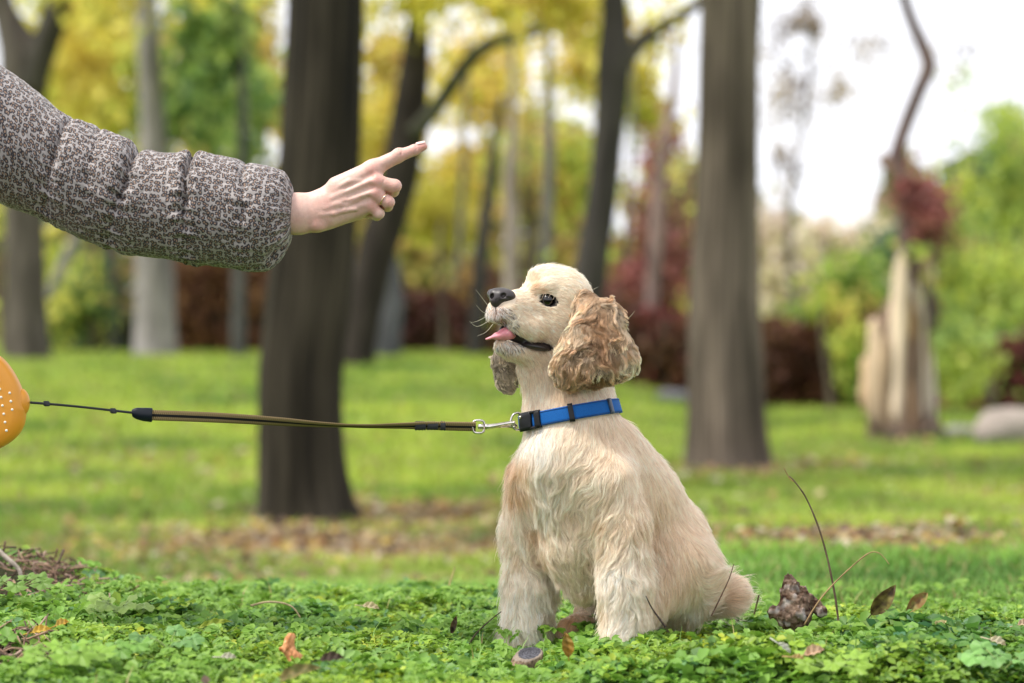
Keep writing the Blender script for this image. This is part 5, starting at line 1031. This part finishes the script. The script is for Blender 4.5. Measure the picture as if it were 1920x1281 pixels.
def dead_leaf(name, label, base_, tip_, wdt, e, de, colr, curl=.5, parent=None, cat='leaf', side=None, group=None):
    """a curled leaf blade from base to tip (pixels), real thickness"""
    n, m = 22, 9; a = WD(*base_, D0 + e / S); b = WD(*tip_, D0 + (e + de) / S); ax = b - a; L = np.linalg.norm(ax); ax = ax / L
    ref = np.array([0, -1., .25]) if side is None else np.array(side, float); sd_ = nrm(np.cross(ax, ref)); up = np.cross(sd_, ax); V = []
    for i in range(n):
        u = i / (n - 1); w = wdt / S * (math.sin(PI * min(1, u * .97 + .03)) ** .8) * (1 - .35 * u)
        for j in range(m):
            v = j / (m - 1) * 2 - 1; q = abs(v) ** 1.6 * curl * w + L * .10 * math.sin(PI * u) + .0012 * math.sin(u * 21 + v * 3) + (.0016 * abs(math.sin(u * 26 + abs(v) * 2.5)) * abs(v))
            V.append(a + ax * L * u + sd_ * v * w + up * q)
    V = np.array(V); i = np.arange(n - 1)[:, None] * m; j = np.arange(m - 1)[None]; F = np.stack([i + j, i + j + 1, i + m + j + 1, i + m + j], -1).reshape(-1, 4); V2 = V - up * .0005
    nz = fbm(V * 160, int(base_[0]), 3)[:, None]; rib = np.tile(np.exp(-(np.linspace(-1, 1, m) / .12) ** 2), n)[:, None]
    cc = np.array(colr[0]) + (np.array(colr[1]) - np.array(colr[0])) * np.clip(.5 + nz, 0, 1); cc = cc * (1 - .3 * rib); C2 = np.vstack([cc, cc * .9])
    if parent is None:
        t = thing(name, label, cat, tuple(a), group)
    else: t = parent
    mesh_np('blade', np.vstack([V, V2]), np.vstack([F, F[:, ::-1] + n * m]), M_leaf, t, col=np.clip(C2, .01, 1))
    V, F = tube(np.array([a - ax * .012 - up * .002, a, a + ax * L * .5 + up * L * .09]), np.array([.0009, .0008, .0004]), 6); mesh_np('leaf_stalk', V, F, M_wood, t, col=np.tile([np.array(colr[0]) * .7], (len(V), 1)))
    return t
stick('dry_stem', 'pale brown arching dry stem leaning right across the tall dark one', 'stem', [(1508, 1172), (1530, 1135), (1560, 1098), (1600, 1060), (1628, 1038), (1645, 1036), (1658, 1046), (1667, 1058)], -15, 1.6, .8, (.30, .20, .10))
stick('twig', 'thin reddish brown twig standing before the tail of the dog', 'twig', [(1334, 1155), (1350, 1122), (1366, 1088), (1376, 1058)], 60, 1.5, .9, (.13, .07, .05))
stick('twig', 'short dark twig leaning by the front leg of the dog', 'twig', [(1248, 1176), (1236, 1160), (1222, 1140), (1211, 1118)], -55, 2.2, 1.0, (.05, .035, .03))
stick('twig', 'tiny dark twig just right of the tail of the dog', 'twig', [(1414, 1152), (1418, 1136), (1423, 1116)], 40, 1.6, 1.9, (.10, .08, .04))
stick('twig', 'thin dark twig slanting in the greenery left of the dog', 'twig', [(876, 1214), (893, 1188), (918, 1164), (940, 1147)], 40, 1.8, 1.0, (.06, .045, .03))
stick('dry_stem', 'pale bent straw arching over the green carpet left of the dog', 'stem', [(470, 1136, 0), (500, 1129, 0), (530, 1131, 0), (550, 1140, 0), (563, 1158, 0)], 260, 2.4, 1.6, (.50, .40, .22))
stick('dry_stem', 'short blurred straw standing behind the green carpet', 'stem', [(842, 1098, 0), (848, 1080, 0), (853, 1062, 0)], 900, 2.5, 1.6, (.45, .38, .16))
dead_leaf('dead_leaf', 'large upright brown and green dead leaf right of the stems', (1634, 1152), (1680, 1096), 19, 30, -10, [(.10, .065, .03), (.26, .22, .06)], .5, side=(0, -1, .1))
dead_leaf('dead_leaf', 'smaller tilted dead leaf behind the large upright one', (1700, 1148), (1740, 1112), 15, 75, 20, [(.26, .15, .05), (.30, .27, .08)], .6, side=(.1, -1, .5))
dead_leaf('dead_leaf', 'dark curled leaf standing up left of the dog', (846, 1190), (856, 1154), 7, 90, 10, [(.06, .045, .03), (.16, .11, .05)], .9, side=(0, -1, .1))
def carpetD(px, py, h=.036):                               # where the line of sight meets the top of the leaf carpet
    D = np.linspace(2.95, 5.2, 900); P = WD(np.full(900, px), np.full(900, py), D); i = np.argmax(P[:, 2] <= gz(P[:, 0], P[:, 1]) + h); return D[i]
FL = [('pale yellow round leaf lying on the green carpet at far right', (1747, 1186), (1775, 1164), 9, -20, [(.62, .52, .22), (.72, .64, .36)]), ('pale cream leaf lying near the right edge', (1855, 1199), (1886, 1211), 8, -60, [(.66, .58, .38), (.72, .66, .48)]),
      ('whitish slim leaf lying among greenery right of the dog', (1458, 1206), (1482, 1226), 6, -60, [(.62, .62, .52), (.7, .7, .62)]), ('salmon brown leaf lying right of the whitish slim one', (1508, 1228), (1546, 1218), 10, -75, [(.55, .34, .2), (.62, .45, .3)]),
      ('small ochre leaf lying just left of the salmon one', (1484, 1232), (1508, 1236), 5, -78, [(.6, .42, .18), (.6, .48, .2)]), ('light yellow leaf far out on the left carpet', (680, 1136), (712, 1142), 8, 330, [(.62, .56, .30), (.7, .6, .4)]),
      ('pale leaf near the lower middle of the carpet', (414, 1232), (444, 1234), 6, 20, [(.6, .58, .45), (.66, .62, .5)]), ('green long leaf lying low on the left carpet', (372, 1178), (436, 1166), 7, 150, [(.25, .33, .04), (.35, .42, .06)]),
      ('dark brown leaf by the compound plant near the bottom', (600, 1238), (646, 1234), 9, -5, [(.05, .035, .03), (.12, .08, .05)]), ('large olive brown leaf under the compound plant', (520, 1278), (604, 1252), 12, -40, [(.14, .16, .04), (.30, .24, .09)]),
      ('orange yellow leaf leaning at the front paw of the dog', (1066, 1232), (1060, 1186), 11, -40, [(.50, .28, .05), (.30, .20, .04)]), ('yellow leaf on the soil hump at the left edge', (60, 1186), (96, 1180), 8, 60, [(.65, .42, .05), (.7, .5, .1)]),
      ('second orange yellow leaf right on the soil hump', (104, 1174), (130, 1166), 8, 62, [(.62, .38, .06), (.6, .45, .12)]), ('small pale leaf at the right edge of the carpet', (1908, 1172), (1930, 1168), 7, -10, [(.6, .45, .3), (.65, .5, .35)]),
      ('pinkish dry leaf standing in the bottom middle', (388, 1284), (380, 1268), 7, -60, [(.4, .28, .22), (.45, .33, .28)])]
for lb, a, b, w, e, cl in FL:
    D_ = carpetD((a[0] + b[0]) / 2, max(a[1], b[1]) + 2, .040) - .012; dead_leaf('dead_leaf', lb, a, b, w * 1.15, (D_ - D0) * S, 4, cl, .5, side=(.05, -1.1, 1.0))
# large broad yellow-green blade among left greenery
# bark piece standing up in the carpet
def chunk(name, label, cat, cones, lo, hi, h, colfn, off, amp=3, nf=9., m=None, sub=None):
    f = Field(lo, hi, h)
    for a, b, ra, rb in cones: f.cone(a, b, ra, rb, 5)
    if sub:
        for a, b, ra, rb in sub: f.cone(a, b, ra, rb, 3, sub=True)
    X = np.stack(np.meshgrid(*f.ax, indexing='ij'), -1).reshape(-1, 3); f.g += (amp * fbm(X / nf * np.array([1.6, .6, 1.6]), int(lo[0]), 3)).reshape(f.g.shape).astype(np.float32)
    V, F = f.mesh(0); t = thing(name, label, cat, tuple(toW(np.array([np.mean(V[:, 0]), V[:, 1].max(), np.mean(V[:, 2])])))); mesh_np('wood', toW(V), F, m or M_wood, t, col=np.clip(colfn(V), .01, 1)); return t, f
def colb(V):
    n = fbm(V / np.array([9, 5, 9]), 301, 3)[:, None]; return np.array([.13, .085, .06]) + n * np.array([.12, .09, .07]) + .35 * np.clip(fbm(V / 14, 305, 2)[:, None] - .25, 0, 1)
def P_(x, y, e): return pc(x, y, e)
chunk('wood_chunk', 'weathered knobbly piece of dead wood right behind the dog', 'wood', [(P_(1480, 1086, 70), P_(1478, 1108, 72), 8, 15), (P_(1484, 1100, 70), P_(1488, 1150, 75), 14, 34), (P_(1503, 1108, 68), P_(1538, 1146, 72), 9, 12), (P_(1450, 1148, 72), P_(1480, 1150, 72), 12, 20), (P_(1500, 1125, 62), P_(1500, 1150, 60), 14, 20)], (1410, 1050, 10), (1590, 1215, 135), 1.6, colb, 0, 3.6, 9)
def colp(V): n = fbm(V / 7, 311, 3)[:, None]; return np.array([.50, .22, .10]) + n * np.array([.22, .13, .08])
BE = -430
chunk('bark_piece', 'reddish orange flake of bark standing in the carpet', 'bark', [(P_(545, 1196, BE), P_(541, 1214, BE), 8, 8), (P_(541, 1214, BE), P_(556, 1240, BE), 9, 12), (P_(530, 1218, BE), P_(545, 1224, BE), 5, 7)], np.array(P_(505, 1165, BE)) - [0, 0, 32], np.array(P_(600, 1290, BE)) + [0, 0, 32], 1.4, colp, 0, 2.6, 8)
# sawn stub before the front paw
def cols(V):
    ang = nrm(np.array([-.1, -1., -.45])); top = (V - np.array(P_(992, 1226, -110))) @ ang > 3.0
    g = fbm(np.c_[V[:, 0] / 2.5, V[:, 1] / 9, V[:, 2] / 2.5], 321, 3)[:, None]; bark_ = np.array([.22, .16, .11]) + g * .12; cut = np.array([.10, .10, .11]) + g * .08
    return np.where(top[:, None], cut, bark_)
def stub():
    f = Field((925, 1185, -175), (1055, 1320, -40), 1.5); f.cone(P_(993, 1230, -110), P_(968, 1300, -115), 25, 33, 5); f.cone(P_(975, 1255, -125), P_(945, 1290, -135), 12, 14, 8)
    X = np.stack(np.meshgrid(*f.ax, indexing='ij'), -1).reshape(-1, 3); f.g += (2.2 * fbm(X / np.array([8, 24, 8]), 322, 3)).reshape(f.g.shape).astype(np.float32)
    ang = nrm(np.array([-.15, -1., -.42])); pl_ = (X - np.array(P_(992, 1224, -110))) @ ang; pl_ = pl_ + .8 * np.sin(X[:, 0] * 1.1) * .4; f.g = np.maximum(f.g, pl_.reshape(f.g.shape).astype(np.float32)); V, F = f.mesh(0)
    top = ((V - np.array(P_(992, 1224, -110))) @ ang) > -1.0; r = np.hypot(V[:, 0] - 992, (V[:, 2] + 110)); g = fbm(np.c_[V[:, 0] / 2.2, V[:, 1] / 9, V[:, 2] / 2.2], 321, 3)[:, None]; ringc = .5 + .5 * np.sin(r * 1.3)[:, None]
    c = np.where(top[:, None], np.array([.045, .045, .055]) * (1 + .7 * g) + .03 * ringc, np.array([.20, .14, .095]) * (1 + .6 * g)); rim = top & (r > 21); c[rim] = c[rim] * .5 + np.array([.18, .14, .10])
    t = thing('cut_stub', 'small sawn off woody stub in front of the front paw', 'stub', tuple(toW(np.array(P_(975, 1285, -72))))); mesh_np('wood', toW(V), F, M_wood, t, col=np.clip(c, .01, 1))
stub()
# compound-leaved seedling at the bottom
def seedling():
    t = thing('seedling', 'light green compound leaved seedling at the bottom centre', 'plant', tuple(WD(560, 1290, 3.12)))
    base_ = WD(560, 1296, 3.10); tip_ = WD(640, 1236, 3.13); P = catmull([base_, (base_ + tip_) / 2 + [0, 0, .004], tip_], 20); V, F = tube(P, .0009, 6); mesh_np('stem', V, F, M_fg, t, col=np.tile([[.25, .35, .08]], (len(V), 1)))
    pr = [(.35, 1), (.35, -1), (.55, 1), (.55, -1), (.75, 1), (.75, -1), (.95, 1), (.95, -1), (1, 0)]
    for u, s in pr:
        c = P[min(19, int(u * 19))]; ax = nrm(P[-1] - P[0]); d = nrm(ax * .55 + np.array([-.25 * s, -.15 * s, .8 * s])) if s else ax; nv = nrm(np.array([.1, -.8, .5])); d = nrm(d - nv * d.dot(nv) * .8); L = .021 if s else .024
        V = []; m = 7; sd_ = nrm(np.cross(d, nv))
        for i in range(9):
            q = i / 8; w = L * .24 * math.sin(PI * min(1, q * .96 + .04)) ** .8
            for v in (-1, -.5, 0, .5, 1): V.append(c + d * L * q + sd_ * w * v + nv * (abs(v) * w * .5 - L * .25 * q * q))
        i = np.arange(8)[:, None] * 5; j = np.arange(4)[None]; F = np.stack([i + j, i + j + 1, i + 6 + j, i + 5 + j], -1).reshape(-1, 4); mesh_np('leaflet', np.array(V), F, M_fg, t, col=np.tile([[.24, .40, .10]], (len(V), 1)))
seedling()
# twiggy debris on the soil hump, left
def debris():
    parts = []; cs = []
    for q in range(420):
        if q < 280: x = rng.normal(75, 70); y = rng.normal(1095, 22); D = rng.uniform(3.75, 4.2)
        else: x = rng.normal(60, 45); y = rng.normal(1225, 30); D = rng.uniform(3.15, 3.4)
        p = WD(x, y, D); p[2] = gz(p[0], p[1]) + rng.uniform(.005, .035); d = nrm(rng.normal(size=3) * [1, 1, .5]); L = rng.uniform(.02, .06); P = catmull([p - d * L * .5, p + rng.normal(0, .004, 3), p + d * L * .5], 7); V, F = tube(P, np.linspace(.0018, .0007, 7) * rng.uniform(.6, 1.3), 5)
        parts.append((V, F)); c = np.array([[.16, .10, .07], [.30, .20, .13], [.08, .055, .04], [.36, .25, .2]])[rng.integers(0, 4)]; cs.append(np.tile(c, (len(V), 1)))
    V, F = merge(parts); tag(mesh_np('twig_litter', V, F, M_wood, col=np.vstack(cs)), 'broken twigs and stalks littering the soil at the left edge', 'twig litter', kind='stuff')
debris()
stick('twig', 'pale thick twig at the left edge above the soil hump', 'twig', [(-30, 1010), (5, 1040), (34, 1066), (40, 1084)], 560, 6, 4, (.42, .36, .30))

# broad leaved plants in the lower left corner
def broad_plant(label, px, py, D, n, size, colr, up=.5, lob=True):
    t = thing('broad_leaved_plant', label, 'plant', tuple(WD(px, py, D))); D = carpetD(px, py, .03); c = WD(px, py, D); c[2] += size * .25
    for q in range(n):
        a = q * 2.4 + rng.random() * .6; d = nrm(np.array([math.cos(a), math.sin(a) * .8, up * (.4 + .6 * rng.random())])); st = size * (.8 + .5 * rng.random()); tip = c + d * st * 1.3 + np.array([0, 0, .008])
        V, F = tube(catmull([c, (c + tip) / 2 + [0, 0, .004], tip], 8), .0008, 5); mesh_np('stem', V, F, M_fg, t, col=np.tile([[.25, .35, .1]], (len(V), 1)))
        ax = nrm(d * [1, 1, .15]); nv = nrm(np.array([rng.normal(0, .25), -.35 + rng.normal(0, .2), 1.])); ax = nrm(ax - nv * ax.dot(nv)); sd_ = np.cross(ax, nv); na, nr = 40, 4; V = [tip]
        for r in range(1, nr + 1):
            for i in range(na):
                b = i / na * 2 * PI; R = size * .62 * (1 + (.22 * math.cos(5 * b) + .07 * math.cos(15 * b) if lob else .0)) * (1 - .25 * math.exp(-((b - PI) / .3) ** 2)) * r / nr
                V.append(tip + ax * (R * math.cos(b) + size * .3) + sd_ * R * math.sin(b) + nv * (.14 * R * math.cos(5 * b) - .25 * R * R / size))
        V = np.array(V); i = np.arange(na); f3 = np.stack([np.zeros(na, int), 1 + i, 1 + (i + 1) % na], -1); f4 = np.vstack([np.stack([1 + r * na + i, 1 + (r + 1) * na + i, 1 + (r + 1) * na + (i + 1) % na, 1 + r * na + (i + 1) % na], -1) for r in range(nr - 1)])
        mesh_np('blade', V, [f4, f3], M_fg, t, col=np.clip(np.tile([np.array(colr) * (.8 + .4 * rng.random())], (len(V), 1)), 0, 1))
broad_plant('broad lobed bright green plant in the bottom left corner', 130, 1262, 3.2, 9, .027, (.22, .38, .05))
broad_plant('broad lobed green plant right of the bottom left corner one', 205, 1250, 3.28, 7, .024, (.15, .30, .05))
broad_plant('light green floppy leaved plant above the soil on the left', 225, 1165, 3.75, 8, .026, (.26, .38, .09), lob=False)
broad_plant('small green plant on the debris mound at the left edge', 30, 1120, 3.9, 6, .026, (.16, .28, .05))
broad_plant('round leaved bluish green plant on the lower left carpet', 318, 1228, 3.35, 6, .022, (.16, .32, .09), lob=False)
broad_plant('taller yellow green plant at the bottom right', 1560, 1275, 3.08, 9, .024, (.26, .42, .05))
broad_plant('pale green plant in the bottom right corner', 1880, 1270, 3.05, 8, .026, (.20, .40, .10), lob=False)
broad_plant('small lobed plant rising by the twig under the dog', 1260, 1170, 3.40, 6, .014, (.24, .40, .07), up=.9)
